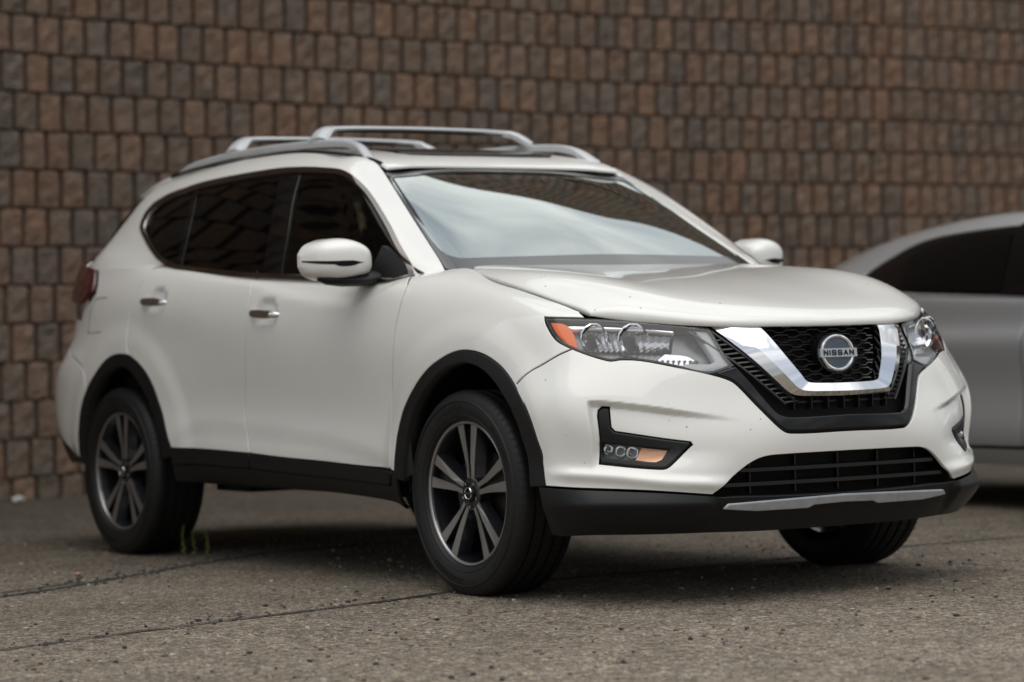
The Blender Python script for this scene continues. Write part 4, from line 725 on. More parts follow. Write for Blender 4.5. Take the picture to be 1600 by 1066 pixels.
# sunroof
panel('sunroof','D',[(0,1.25),(1,1.25),(1.7,1.3),(1.9,1.5),(1.9,4.6),(1.7,4.9),(0,4.9)],[],GLOSSK,rf,sym=True,off=.006,gap=0,flange=.01,edge=.03,smooth=False)
# rear window across the tail
RW=Surf([[(-3.10+.0,0,1.555),(-3.18,0,1.46),(-3.29,0,1.34),(-3.36,0,1.27)],[(-3.10,.3,1.55),(-3.17,.31,1.46),(-3.28,.32,1.34),(-3.35,.33,1.27)],[(-3.09,.50,1.53),(-3.14,.56,1.45),(-3.25,.62,1.34),(-3.31,.66,1.26)]],mu=1)
SHEETS['R']=RW; RW.sgn=1
if RW.N([.5],[1.])[0][0]>0: RW.sgn=-1
panel('rear_window','R',[(0,0),(1,0),(2,0),(2,1),(2,2),(2,3),(1,3),(0,3)],[],GLOSSK,tg,sym=True,gap=0,flange=0,smooth=False)
mb=MB(); P_=[(-2.97+.06*abs(y),y,1.600-.085*abs(y)**2) for y in np.linspace(-.585,.585,11)]
V=[];F=[]
for i,(x,y,z) in enumerate(P_): V+=[(x,y,z-.012),(x,y,z),(x-.14,y*.975,z-.030),(x-.14,y*.975,z-.055)]
for i in range(10):
    for k in range(4): F.append((4*i+k,4*i+(k+1)%4,4*i+4+(k+1)%4,4*i+4+k))
F+=[(0,1,2,3),(43,42,41,40)]
mb.add(V,F); mb.build('roof_spoiler',WHITE,tg,smooth=.7)
for s in (-1,1):
    mb=MB(); vv=np.linspace(1.6,5.0,14); p=C.F(np.full(14,9.97),vv); mb.tube([(a-.022,s*b,c2-.004) for a,b,c2 in p],[.022]*12+[.016,.008],8,sx=1.3); mb.build('rear_window_side_trim',GLOSSK,tg,smooth=True)
# door handles
def on(S,u,v,side=-1,off=0.):
    p=S.F([u],[v])[0]+S.N([u],[v])[0]*off; return np.array([p[0],p[1]*side,p[2]])
doors=[o for o in car.children if o.name.startswith(('front_door','rear_door'))]
for dr in doors:
    s=-1 if sum(v.co.y for v in list(dr.data.vertices)[:50])<0 else 1
    hx,hz=(-1.39,.990) if dr.name.startswith('front') else (-2.335,1.058)
    mb=MB(); n=15; pts=[];rr=[]
    for i in range(n):
        t=i/(n-1); x=hx+.112*(t-.5)*2; pts.append((x,s*(.906+.018*min(1,math.sin(math.pi*t)*3)),hz-.010*(t-.5))); rr.append(.0185*min(1,(math.sin(math.pi*min(max(t,.02),.98)))**.35))
    mb.tube(pts,rr,12,sx=.62); mb.build('door_handle',CHROMED if False else CHROME,dr,smooth=True)
# filler flap lines on the near quarter
# ------------------------------------------------------------------ grille
def surfA(y,z,off=0.):
    """point of the nose sheet above (|y|,z)"""
    S=A; q=np.array([2.,4.])
    for it in range(30):
        p=S.ev(q[:1],q[1:])[0]; r=np.array([p[1]-abs(y),p[2]-z]); e=1e-4
        J=np.stack([(S.ev([q[0]+e],[q[1]])[0]-p)[1:]/e,(S.ev([q[0]],[q[1]+e])[0]-p)[1:]/e],1)
        q=q-np.clip(np.linalg.lstsq(J,r,rcond=None)[0],-.5,.5); q=np.clip(q,[0,0],[8,7.6])
    n=S.N(q[:1],q[1:])[0]; p=S.ev(q[:1],q[1:])[0]+n*off; return Vector((p[0],math.copysign(p[1],y) if y else 0,p[2])),Vector((n[0],math.copysign(n[1],y) if y else 0,n[2]))
gridY=np.linspace(0,.9,46); gridZ=np.linspace(.24,.93,36)
YG,ZG=[q.ravel() for q in np.meshgrid(gridY,gridZ,indexing='ij')]; QG=np.full((len(YG),2),(2.,4.))
for it in range(30):
    p=A.ev(QG[:,0],QG[:,1]); e=1e-4; pu=(A.ev(QG[:,0]+e,QG[:,1])-p)/e; pv=(A.ev(QG[:,0],QG[:,1]+e)-p)/e
    ry,rz=p[:,1]-YG,p[:,2]-ZG; det=pu[:,1]*pv[:,2]-pv[:,1]*pu[:,2]+1e-9; du_=(pv[:,2]*ry-pv[:,1]*rz)/det; dv_=(-pu[:,2]*ry+pu[:,1]*rz)/det
    QG=np.clip(QG-np.clip(np.stack([du_,dv_],1),-.4,.4),[0,0],[8,7.6])
XT=A.ev(QG[:,0],QG[:,1])[:,0].reshape(len(gridY),len(gridZ))
def xa(y,z):
    y=min(abs(y),.899); z=min(max(z,.24),.929); i=(y/.9*45); j=(z-.24)/.69*35; a,b=int(i),int(j); a=min(a,44); b=min(b,34); f,g=i-a,j-b
    return (XT[a,b]*(1-f)+XT[a+1,b]*f)*(1-g)+(XT[a,b+1]*(1-f)+XT[a+1,b+1]*f)*g
# blanking behind the openings
mb=MB(); ny,nz_=24,14
V=[(xa(y,z)-.085,y,z) for y in np.linspace(-.72,.72,ny) for z in np.linspace(.26,.92,nz_)]
mb.add(V,[(i*nz_+j,i*nz_+j+1,(i+1)*nz_+j+1,(i+1)*nz_+j) for i in range(ny-1) for j in range(nz_-1)]); mb.build('radiator_blank',DARK,car,smooth=True)
# chrome v: a swept bevelled band
def vband(name,outer,inner,depth,mt,parent,off=.0,ridge=.012):
    n=len(outer); V=[]
    for (yo,zo),(yi,zi) in zip(outer,inner):
        ym,zm=(yo*.62+yi*.38),(zo*.62+zi*.38)
        V+=[(xa(yo,zo)+off-depth,yo,zo),(xa(yo,zo)+off-.004,yo,zo),(xa(ym,zm)+off+ridge,ym,zm),(xa(yi,zi)+off+.0,yi,zi),(xa(yi,zi)+off-depth,yi,zi)]
    F=[(5*i+k,5*i+k+1,5*i+6+k,5*i+5+k) for i in range(n-1) for k in range(4)]+[(0,1,2,3,4),tuple(5*n-5+k for k in range(4,-1,-1))]
    mb=MB(); mb.add(V,F); return mb.build(name,mt,parent,smooth=.5)
def spl(pts,m,corner=()):
    o=[]; pts=[np.array(p,float) for p in pts]
    for i in range(len(pts)-1):
        p0=pts[max(i-1,0)];p1=pts[i];p2=pts[i+1];p3=pts[min(i+2,len(pts)-1)]
        for k in range(m):
            t=k/m; o.append(.5*((2*p1)+(-p0+p2)*t+(2*p0-5*p1+4*p2-p3)*t*t+(-p0+3*p1-3*p2+p3)*t**3))
    o.append(pts[-1]); return [tuple(map(float,q)) for q in o]
oh=[(-.415,.905),(-.33,.80),(-.255,.710),(-.228,.682),(-.195,.668),(-.10,.664),(0,.663)]
ih=[(-.262,.905),(-.21,.80),(-.170,.735),(-.158,.716),(-.135,.708),(-.07,.7055),(0,.705)]
om=oh+[(-y,z) for y,z in oh[-2::-1]]; im=ih+[(-y,z) for y,z in ih[-2::-1]]
gr=vband('grille_chrome_v',spl(om,6),spl(im,6),.05,CHROME,car)
# mesh: stretched honeycomb behind the v
mb=MB()
rows=np.arange(.715,.905,.0165)
for k,z0 in enumerate(rows):
    half=.150+(z0-.705)/.2*.105; n=int(2*half/.006); pts=[]
    for i in range(n+1):
        y=-half+2*half*i/n; ph=((y/.088)+(0 if k%2 else .5))%1; a=min(max((abs(ph-.5)-.17)/.08,0),1)
        pts.append((xa(y,z0)-.035,y,z0+(.0040*(2*a-1))*(1 if k%2 else 1)))
    V=[];
    for x,y,z in pts: V+=[(x-.02,y,z-.0016),(x,y,z-.0016),(x,y,z+.0016),(x-.02,y,z+.0016)]
    mb.add(V,[(4*i+q,4*i+(q+1)%4,4*i+4+(q+1)%4,4*i+4+q) for i in range(len(pts)-1) for q in range(4)])
MESHK=mat('grille_black',(.010,.010,.011),.3,spec=.5)
mb.build('grille_mesh',MESHK,car)
# flank strips with ribs and lower slot
for s in (-1,1):
    mb=MB()
    for k in range(17):
        t=k/16; yo=-.470+t*(.235); zo=.868-t*.235+.012; yo*=-s
        a=Vector((xa(abs(yo),zo)-.022,yo,zo)); yi=(abs(yo)-.05)*math.copysign(1,yo); zi=zo+.004; b=Vector((xa(abs(yi),zi)-.022,yi,zi))
        mb.tube([a,b],.0045,5)
    for (y0,z0),(y1,z1) in [((.478,.885),(.238,.640)),((.415,.89),(.205,.655))]:
        mb.tube([(xa(y0+(y1-y0)*t,z0+(z1-z0)*t)-.02,s*(y0+(y1-y0)*t),z0+(z1-z0)*t) for t in np.linspace(0,1,9)],.006,6)
    mb.build('grille_side_ribs',MESHK,car,smooth=True)
mb=MB()
for y in np.linspace(-.20,.20,7): mb.box((xa(y,.64)-.04,y,.643),(.03,.004,.046))
mb.box((xa(0,.64)-.05,0,.645),(.006,.42,.006)); mb.build('grille_lower_slot',MESHK,car)
# lower intake slats
mb=MB()
for z0,hw in ((.432,.42),(.385,.475)):
    V=[];n=25
    for i in range(n):
        y=-hw+2*hw*i/(n-1); x=xa(y,z0)-.018; V+=[(x-.05,y,z0-.005),(x,y,z0-.008),(x,y,z0+.004),(x-.05,y,z0+.007)]
    mb.add(V,[(4*i+q,4*i+(q+1)%4,4*i+4+(q+1)%4,4*i+4+q) for i in range(n-1) for q in range(4)])
for y in (-.36,-.18,0,.18,.36): mb.box((xa(y,.4)-.06,y,.41),(.02,.006,.12))
mb.build('lower_intake_slats',MESHK,car)
# badge
bd=Vector((xa(0,.80)-.020,0,.803)); Rb=Matrix.Translation(bd)@Matrix.Rotation(math.radians(-6),4,'Y')
def disc(mb,x0,x1,ry,rz,n=64,dome=0.):
    V=[(x0,ry*math.cos(a),rz*math.sin(a)) for a in [2*math.pi*k/n for k in range(n)]]+[(x1,ry*.97*math.cos(a),rz*.97*math.sin(a)) for a in [2*math.pi*k/n for k in range(n)]]+[(x1+dome*.7,ry*.6*math.cos(a),rz*.6*math.sin(a)) for a in [2*math.pi*k/n for k in range(n)]]+[(x1+dome,0,0)]
    F=[(k,(k+1)%n,n+(k+1)%n,n+k) for k in range(n)]+[(n+k,n+(k+1)%n,2*n+(k+1)%n,2*n+k) for k in range(n)]+[(2*n+k,2*n+(k+1)%n,3*n) for k in range(n)]
    mb.add(V,F,Rb)
mb=MB(); disc(mb,-.02,.010,.088,.070,dome=.003); badge=mb.build('badge',GLOSSK,car,smooth=.5)
mb=MB(); disc(mb,.010,.0125,.074,.0605,dome=.002); mb.build('badge_plate',mat('badge_slate',(.055,.075,.10),.12,coat=1),badge,smooth=.5)
n=72; V=[];F=[]
for k in range(n):
    a=2*math.pi*k/n
    for x,q in ((.010,1.0),(.0165,.985),(.0185,.91),(.0165,.83),(.010,.81)): V.append((x,.0735*q*math.cos(a),.0625*q*math.sin(a)))
F=[(5*k+q,5*k+q+1,5*((k+1)%n)+q+1,5*((k+1)%n)+q) for k in range(n) for q in range(4)]
mb=MB(); mb.add(V,F,Rb); BRIGHT=mat('badge_chrome',(.86,.87,.88),.10,1); mb.build('badge_ring',BRIGHT,badge,smooth=True)
BARM=mat('badge_bar_silver',(.62,.63,.64),.25,.7)
mb=MB(); mb.add([(x,y,z) for x in (.010,.021) for y in (-.080,.080) for z in (-.0145,.0145)],[(0,1,3,2),(4,6,7,5),(0,4,5,1),(2,3,7,6),(0,2,6,4),(1,5,7,3)],Rb); mb.build('badge_bar',BARM,badge)
def letters(word,h,width,tw,depth,M,mt,name,parent,gapf=.16,lift=0.):
    """block capitals stroked from polylines"""
    G={'N':[[(0,0),(0,1),(1,0),(1,1)]],'I':[[(.0,0),(.0,1)]],'S':[[(1,.86),(.85,1),(.15,1),(0,.86),(0,.64),(.15,.52),(.85,.48),(1,.36),(1,.14),(.85,0),(.15,0),(0,.14)]],'A':[[(0,0),(.5,1),(1,0)],[(.2,.3),(.8,.3)]]}
    wd={'I':.0}; ws_=[wd.get(c,1) for c in word]; tot=sum(ws_); g=(width)*gapf/ max(1,len(word)-1)*1.0
    unit=(width-g*(len(word)-1)-tw*len(word))/tot; y=-width/2+tw/2; mb=MB()
    for c,wc in zip(word,ws_):
        for st in G[c]:
            p=[np.array((y+a*unit*wc,(b-.5)*(h-tw))) for a,b in st]
            for i in range(len(p)-1):
                a,b=p[i],p[i+1]; d=(b-a)/np.linalg.norm(b-a); nn=np.array((-d[1],d[0]))*tw/2; e=d*tw*.35
                q=[a-e-nn,b+e-nn,b+e+nn,a-e+nn]; lf=lift+.0001*i
                mb.add([(lf,*c2) for c2 in q]+[(lf+depth,*c2) for c2 in q],[(0,1,2,3),(4,5,6,7),(0,1,5,4),(1,2,6,5),(2,3,7,6),(3,0,4,7)],M)
        y+=unit*wc+g+tw
    return mb.build(name,mt,parent)
letters('NISSAN',.0185,.132,.0046,.0012,Rb,mat('badge_letter_ink',(.012,.014,.018),.3),'badge_letters',badge,gapf=.22,lift=.0212)
# ------------------------------------------------------------------ lamps
def proj_poly(key,nm): return BK[nm][1]
for s in (-1,1):
    back=panel('headlight','A',BK['headlight'][1],[],LAMPD,car,side=s,off=-.055,gap=0,flange=0)
    panel('lamp_lens','A',BK['headlight'][1],[],LENSG,back,side=s,off=.0,gap=.003,flange=.0,bev=.004)
    # black seal around the lamp
    q=BK['headlight'][1]; S=A; dq=densify(S,q,.015,True); r1=inset(S,dq,.0015); r2=inset(S,dq,.009)
    V=np.concatenate([S.F(r1[:,0],r1[:,1])-S.N(r1[:,0],r1[:,1])*.002,S.F(r2[:,0],r2[:,1])-S.N(r2[:,0],r2[:,1])*.003,S.F(r2[:,0],r2[:,1])-S.N(r2[:,0],r2[:,1])*.055])*np.array([1,s,1]); n=len(dq)
    mb=MB(); mb.add(V.tolist(),[(i,(i+1)%n,n+(i+1)%n,n+i) for i in range(n)]+[(n+i,n+(i+1)%n,2*n+(i+1)%n,2*n+i) for i in range(n)]); mb.build('lamp_seal',GLOSSK,back,smooth=.5)
    panel('turn_signal','A',LNP['amber'],[],AMBER,back,side=s,off=-.010,gap=0,flange=.03,bev=.004)
    panel('running_light','A',LNP['drl'],[],DRL,back,side=s,off=-.012,gap=0,flange=.03,bev=.005)
    panel('lamp_trim','A',LNP['brow'],[],LAMPG,back,side=s,off=-.022,gap=0,flange=.03,bev=.005)
    # reflector bowls facing forward
    for (uu,vv,rad) in LNP['bowls']:
        c0=on(A,uu,vv,s,-.012); nn=A.N([uu],[vv])[0]*np.array([1,s,1]); ax=Vector((.93,nn[1]*.35,.0)).normalized()
        Mx=Matrix.Translation(Vector(c0)-ax*.012)@ax.to_track_quat('Y','Z').to_matrix().to_4x4()
        mb=MB(); mb.lathe([(0.0,rad*1.08),(.002,rad*1.0),(-.010,rad*.97),(-.026,rad*.80),(-.038,rad*.5),(-.043,rad*.18)],14,Mx); mb.build('reflector_bowl',LAMPG,back)
        mb=MB(); mb.lathe([(-.043,rad*.30),(-.014,rad*.30),(-.006,rad*.22),(-.004,.001)],20,Mx); mb.build('bulb',GLOSSK,back,smooth=True)
    for ta,tb,nf,oa,ob,mm in ((LNP['fl_a'],LNP['fl_b'],30,-.034,-.047,LAMPR),(LNP['fl_c'],LNP['fl_d'],34,-.022,-.034,LAMPR)):
        V=[]; nr=5
        for i in range(nf+1):
            t=i/nf
            for j in range(nr+1):
                q=(np.array(ta[0])*(1-t)+np.array(ta[1])*t)*(1-j/nr)+(np.array(tb[0])*(1-t)+np.array(tb[1])*t)*j/nr
                V.append(tuple(on(A,q[0],q[1],s,(oa if i%2 else ob)-.006*math.sin(math.pi*j/nr))))
        mb=MB(); mb.add(V,[(i*(nr+1)+j,i*(nr+1)+j+1,(i+1)*(nr+1)+j+1,(i+1)*(nr+1)+j) for i in range(nf) for j in range(nr)]); mb.build('fluted_reflector',mm,back)
    panel('corner_reflector','A',LNP['cornr'],[],LAMPR,back,side=s,off=-.03,gap=0,flange=.02,bev=.005)
    # fog lamp
    bz=panel('fog_lamp_bezel','A',BK['bezel'][1],BK['bezel'][2],PLAST,car,side=s,off=.004,gap=0,flange=.03,bev=.006)
    panel('fog_lamp','A',BK['bezel'][2][0],[],LAMPD,bz,side=s,off=-.03,gap=-.002,flange=0)
    panel('fog_lamp_lens','A',BK['bezel'][2][0],[],LENSG,bz,side=s,off=-.006,gap=0,flange=0)
    panel('fog_signal','A',LNP['fogamber'],[],mat('clear_orange_reflector',(.80,.42,.24),.25,.4,bump=(60,.3,.002)),bz,side=s,off=-.012,gap=0,flange=.02)
    uu,vv=LNP['fogc']; c0=on(A,uu,vv,s,-.010); ax=Vector((1,0,0))
    for k,(uu,vv) in enumerate(LNP['fogbowls']):
        c0=on(A,uu,vv,s,-.014); Mx=Matrix.Translation(Vector(c0))@Vector((.96,s*.28,0)).normalized().to_track_quat('Y','Z').to_matrix().to_4x4()
        mb=MB(); r=[.017,.022,.024][k]; mb.lathe([(.004,r),(-.006,r*.9),(-.014,r*.6),(-.017,r*.15)],28,Mx); mb.build('fog_reflector',LAMPG,bz,smooth=True)
# ------------------------------------------------------------------ wheels
def make_wheel(loc,side,name='wheel',car=car):
    """wheel spun about y; outer face towards -y, flipped for the far side"""
    F=Matrix.Identity(4) if side<0 else Matrix.Diagonal((1,-1,1,1))
    T=Matrix.Translation(loc)@F
    mb=MB(); R=.249
    mb.lathe([(.0,R-.004),(-.006,R),(-.011,R-.001),(-.012,R-.006),(-.006,R-.011),(.004,R-.012),(.02,R-.018),(.10,R-.030),(.19,R-.022),(.2,R)],72,T)
    wh=mb.build(name,RIMK,car,smooth=.7)
    mb=MB(); mb.lathe([(-.0105,R+.001),(-.0135,R-.002),(-.0125,R-.0075),(-.0085,R-.010)],72,T); mb.build('rim_lip',RIMG,wh,smooth=True)
    # tyre
    prof=[(.005,R-.006),(-.008,R),(-.022,R+.010),(-.031,R+.035),(-.033,R+.055),(-.029,R+.078),(-.022,R+.093),(-.010,R+.1035),(0.004,R+.1075)]
    y=.010; Rt=.355
    grooves=[(.030,.008),(.075,.010),(.122,.010),(.165,.008)]
    for g,wd in grooves: prof+=[(g-wd/2-.001,Rt-.001),(g-wd/2,Rt-.009),(g+wd/2,Rt-.009),(g+wd/2+.001,Rt-.001)]
    prof+=[(.19,Rt-.003),(.20,Rt-.010),(.213,R+.08),(.224,R+.05),(.215,R+.01),(.2,R-.006)]
    mb=MB(); mb.lathe(prof,144,T); 
    # raised sidewall rings and shoulder lugs
    mb.lathe([(-.0255,R+.018),(-.028,R+.021),(-.0262,R+.024)],96,T); mb.lathe([(-.0325,R+.066),(-.0345,R+.069),(-.0300,R+.074)],96,T)
    for k in range(120):
        if (k//12)%2==0: a=2*math.pi*k/120; mb.box((0,0,0),(.0035,.0022,.016),T@Matrix.Rotation(-a,4,'Y')@Matrix.Translation((0,-.0335,R+.050)))
    ty=mb.build('tyre',RUBBER,wh,smooth=.45)
    mb=MB(); n=76
    for k in range(n):
        a=2*math.pi*k/n
        for (ya,yb,ra,rb,sk) in ((-.021,.025,R+.090,Rt-.0005,0),(.036,.070,Rt-.0005,Rt-.0005,.35),(.081,.116,Rt-.0005,Rt-.0005,-.3),(.128,.160,Rt-.0005,Rt-.0005,.3)):
            V=[]
            for t in np.linspace(0,1,5):
                yy=ya+(yb-ya)*t; rr=(np.interp(yy,[-.022,-.010,.004,.012],[R+.093,R+.1035,R+.1075,Rt]) if ya<0 else ra); aa=a+sk*(t-.5)*.07
                for dr,da in ((.0012,0),(.0012,.0125)): V.append(((rr+dr)*math.cos(aa+da),yy,(rr+dr)*math.sin(aa+da)))
            mb.add(V,[(2*i,2*i+1,2*i+3,2*i+2) for i in range(4)],T)
    mb.build('tread_sipes',DARK,wh)
    # five double spokes
    def pol(r,d): a=math.radians(d); return (r*math.sin(a),r*math.cos(a))
    fm=MB(); km=MB()
    for k in range(5):
        th=math.radians(72*k); ca,sa=math.cos(th),math.sin(th)
        rot=lambda p:(p[0]*ca+p[1]*sa,-p[0]*sa+p[1]*ca)
        for sg in (-1,1):
            P2=[(.0045,.045),(.0075,.120),(.0235,.237),(.0605,.230),(.0390,.150),(.0250,.090),(.0205,.052)]
            if sg<0: P2=[(-a,b) for a,b in P2][::-1]
            poly=[rot(p) for p in P2]
            ys=[-.006 if math.hypot(*p)>.2 else -.001+.004*(math.hypot(*p)<.1) for p in P2]
            n=len(poly); V=[(a,yq,b) for (a,b),yq in zip(poly,ys)]+[(a,yq+.003,b) for (a,b),yq in zip(poly,ys)]
            fm.add(V,[tuple(range(n)),tuple(range(2*n-1,n-1,-1))]+[(i,(i+1)%n,n+(i+1)%n,n+i) for i in range(n)],T)
            Pb=[(a+(.0 if abs(a)<.03 and j in (0,1,2) else sg*.012) if True else a,b) for j,(a,b) in enumerate(P2)]
            if sg<0: Pb=[(a+(-.012 if abs(a)>.0195 and b<.235 or abs(a)>.04 else 0),b) for a,b in P2]
            else: Pb=[(a+(.012 if abs(a)>.0195 and b<.235 or abs(a)>.04 else 0),b) for a,b in P2]
            pb=[rot(p) for p in Pb]
            V=[(a,yq+.0025,b) for (a,b),yq in zip(poly,ys)]+[(a,.042,b) for (a,b) in pb]
            km.add(V,[tuple(range(n)),tuple(range(2*n-1,n-1,-1))]+[(i,(i+1)%n,n+(i+1)%n,n+i) for i in range(n)],T)
        # web between the two prongs, set back
        web=[rot(p) for p in [(-.020,.05),(-.012,.12),(-.022,.225),(.022,.225),(.012,.12),(.020,.05)]]
        km.extrude(web,.020,.042,T)
    km.lathe([(.040,.001),(.006,.058),(.004,.058),(.002,.050),(.0,.030)],40,T); km.lathe([(.006,.058),(.045,.062)],40,T)
    km.build('rim_spokes',RIMK,wh); fm.build('spoke_faces',RIMG,wh)
    mb=MB(); mb.lathe([(.004,.033),(-.006,.031),(-.009,.027),(-.010,.001)],40,T); cap=mb.build('hub_cap',GLOSSK,wh,smooth=.5)
    mb=MB(); n=32
    mb.lathe([(-.0095,.022),(-.0115,.0205),(-.0095,.018)],40,T); mb.box((0,-.0105,0),(.048,.002,.008),T); mb.build('hub_ring',BRIGHT,wh,smooth=.5)
    for k in range(5):
        mb=MB(); a=2*math.pi*(k+.5)/5; mb.lathe([(.012,.001),(.004,.006),(-.001,.0095),(.010,.010)],6,T@Matrix.Translation((.043*math.sin(a),0.0,.043*math.cos(a)))); mb.build('lug_nut',RIMK,wh)
    mb=MB(); mb.lathe([(.075,.148),(.068,.148),(.068,.07),(.060,.07),(.060,.001)],48,T); mb.lathe([(.075,.148),(.095,.148),(.095,.07)],48,T); mb.build('brake_disc',DISC,wh,smooth=.5)
    mb=MB(); mb.extrude([(-.15,-.07),(-.11,-.10),(-.07,-.06),(-.075,.06),(-.11,.10),(-.15,.07),(-.165,0)],.055,.12,T); mb.build('brake_caliper',DISC,wh)
    return wh
ZC=.3475
for x in (0,-2.706):
    for s in (-1,1): make_wheel((x,s*.883,ZC),s)
# wheel wells, floor, running gear
for cx,zc in ((.035,.40),(-2.62,.41)):
    for s in (-1,1):
        mb=MB(); r=.435; V=[];n=22
        for k in range(n+1):
            a=math.radians(-8+196*k/n)
            for yy in (.885,.50): V.append((cx+r*math.cos(a),s*yy,zc+r*math.sin(a)))
        mb.add(V,[(2*i,2*i+1,2*i+3,2*i+2) for i in range(n)])
        mb.add([(cx+r*math.cos(math.radians(q)),s*.50,zc+r*math.sin(math.radians(q))) for q in range(-8,189,8)],[tuple(range(25))]); mb.build('wheel_well',DARK,car,smooth=.8)
mb=MB(); 
mb.box((-1.30,0,.335),(1.95,1.62,.05)); mb.box((.50,0,.30),(.5,.95,.06)); mb.box((0,0,.40),(.8,1.0,.1)); mb.box((-2.65,0,.42),(1.0,1.0,.14)); mb.box((-3.2,0,.40),(.6,1.3,.08))
mb.box((-2.30,0,.30),(.30,1.15,.08)); mb.tube([(-2.706,-.78,.33),(-2.706,.78,.33)],.05,10); mb.tube([(0,-.78,.30),(0,.78,.30)],.035,10); mb.box((-3.15,.35,.33),(.35,.5,.14))
mb.build('underbody',DARK,car)
for s in (-1,1):
    mb=MB(); mb.add([(-.41,s*.86,.40),(-.41,s*.60,.40),(-.37,s*.60,.20),(-.37,s*.86,.20),(-.365,s*.86,.40),(-.365,s*.60,.40)],[(0,1,2,3),(0,3,4),(1,2,5),(4,5,2,3),(0,1,5,4)])
    mb.build('mud_flap',PLAST,car)
# ------------------------------------------------------------------ roof rails and crossbars
def rail(s):
    P=[(-2.80,.525,1.628),(-2.72,.520,1.652),(-2.58,.515,1.670),(-2.32,.512,1.684),(-2.0,.510,1.688),(-1.65,.510,1.682),(-1.42,.512,1.668),(-1.30,.520,1.644),(-1.22,.532,1.606),(-1.155,.545,1.568)]
    P=spl([(a,b,c3+.005) for a,b,c3 in P],5); V=[];n=len(P)
    for i,(x,y,z) in enumerate(P):
        t=i/(n-1); w=.019+.006*max(0,(t-.75)/.25); h=.015
        foot=max(0,1-t/.16)+max(0,(t-.80)/.20)
        lo=z-2*h-foot*.040 if foot<1 else z-2*h-.040
        V+=[(x,s*(y+w),lo),(x,s*(y+w*1.1),z-h*.8),(x,s*(y+w*.7),z-.002),(x,s*y,z),(x,s*(y-w*.7),z-.002),(x,s*(y-w*1.1),z-h*.8),(x,s*(y-w),lo)]
    mb=MB(); mb.add(V,[(7*i+q,7*i+(q+1)%7,7*i+7+(q+1)%7,7*i+7+q) for i in range(n-1) for q in range(7)]+[tuple(range(7)),tuple(range(7*n-1,7*n-8,-1))]); return mb.build('roof_rail',SILVER,car,smooth=.8)
rail(-1); rail(1)
BARB=mat('crossbar_underside',(.03,.03,.03),.5)
for xb,top in ((-1.685,1.738),(-2.39,1.745)):
    P=[(xb+.05,-.512,1.682),(xb+.04,-.492,1.702),(xb+.02,-.462,1.724),(xb,-.42,top-.003),(xb,-.3,top+.002),(xb,0,top+.005),(xb,.3,top+.002),(xb,.42,top-.003),(xb+.02,.462,1.724),(xb+.04,.492,1.702),(xb+.05,.512,1.682)]
    P=spl(P,4); mb=MB(); rr=[.012+.008*max(0,(abs(p[1])-.40)/.10) for p in P]; mb.tube(P,rr,10,sx=2.2); cb=mb.build('crossbar',SILVER,car,smooth=True)
    mb=MB(); mb.tube([(p[0],p[1],p[2]-.010) for p in P if abs(p[1])<.41],.006,8,sx=3.2); mb.build('crossbar_pad',BARB,cb,smooth=True)
# ditch filler strips at the roof sides
for s in (-1,1): 
    mb=MB(); vv=np.linspace(.6,6.0,30); p=D.F(np.full(30,3.93),vv); mb.tube([(a,s*(b),c2-.002) for a,b,c2 in p],.007,6)
    mb.build('roof_ditch_strip',PLAST,car,smooth=True)
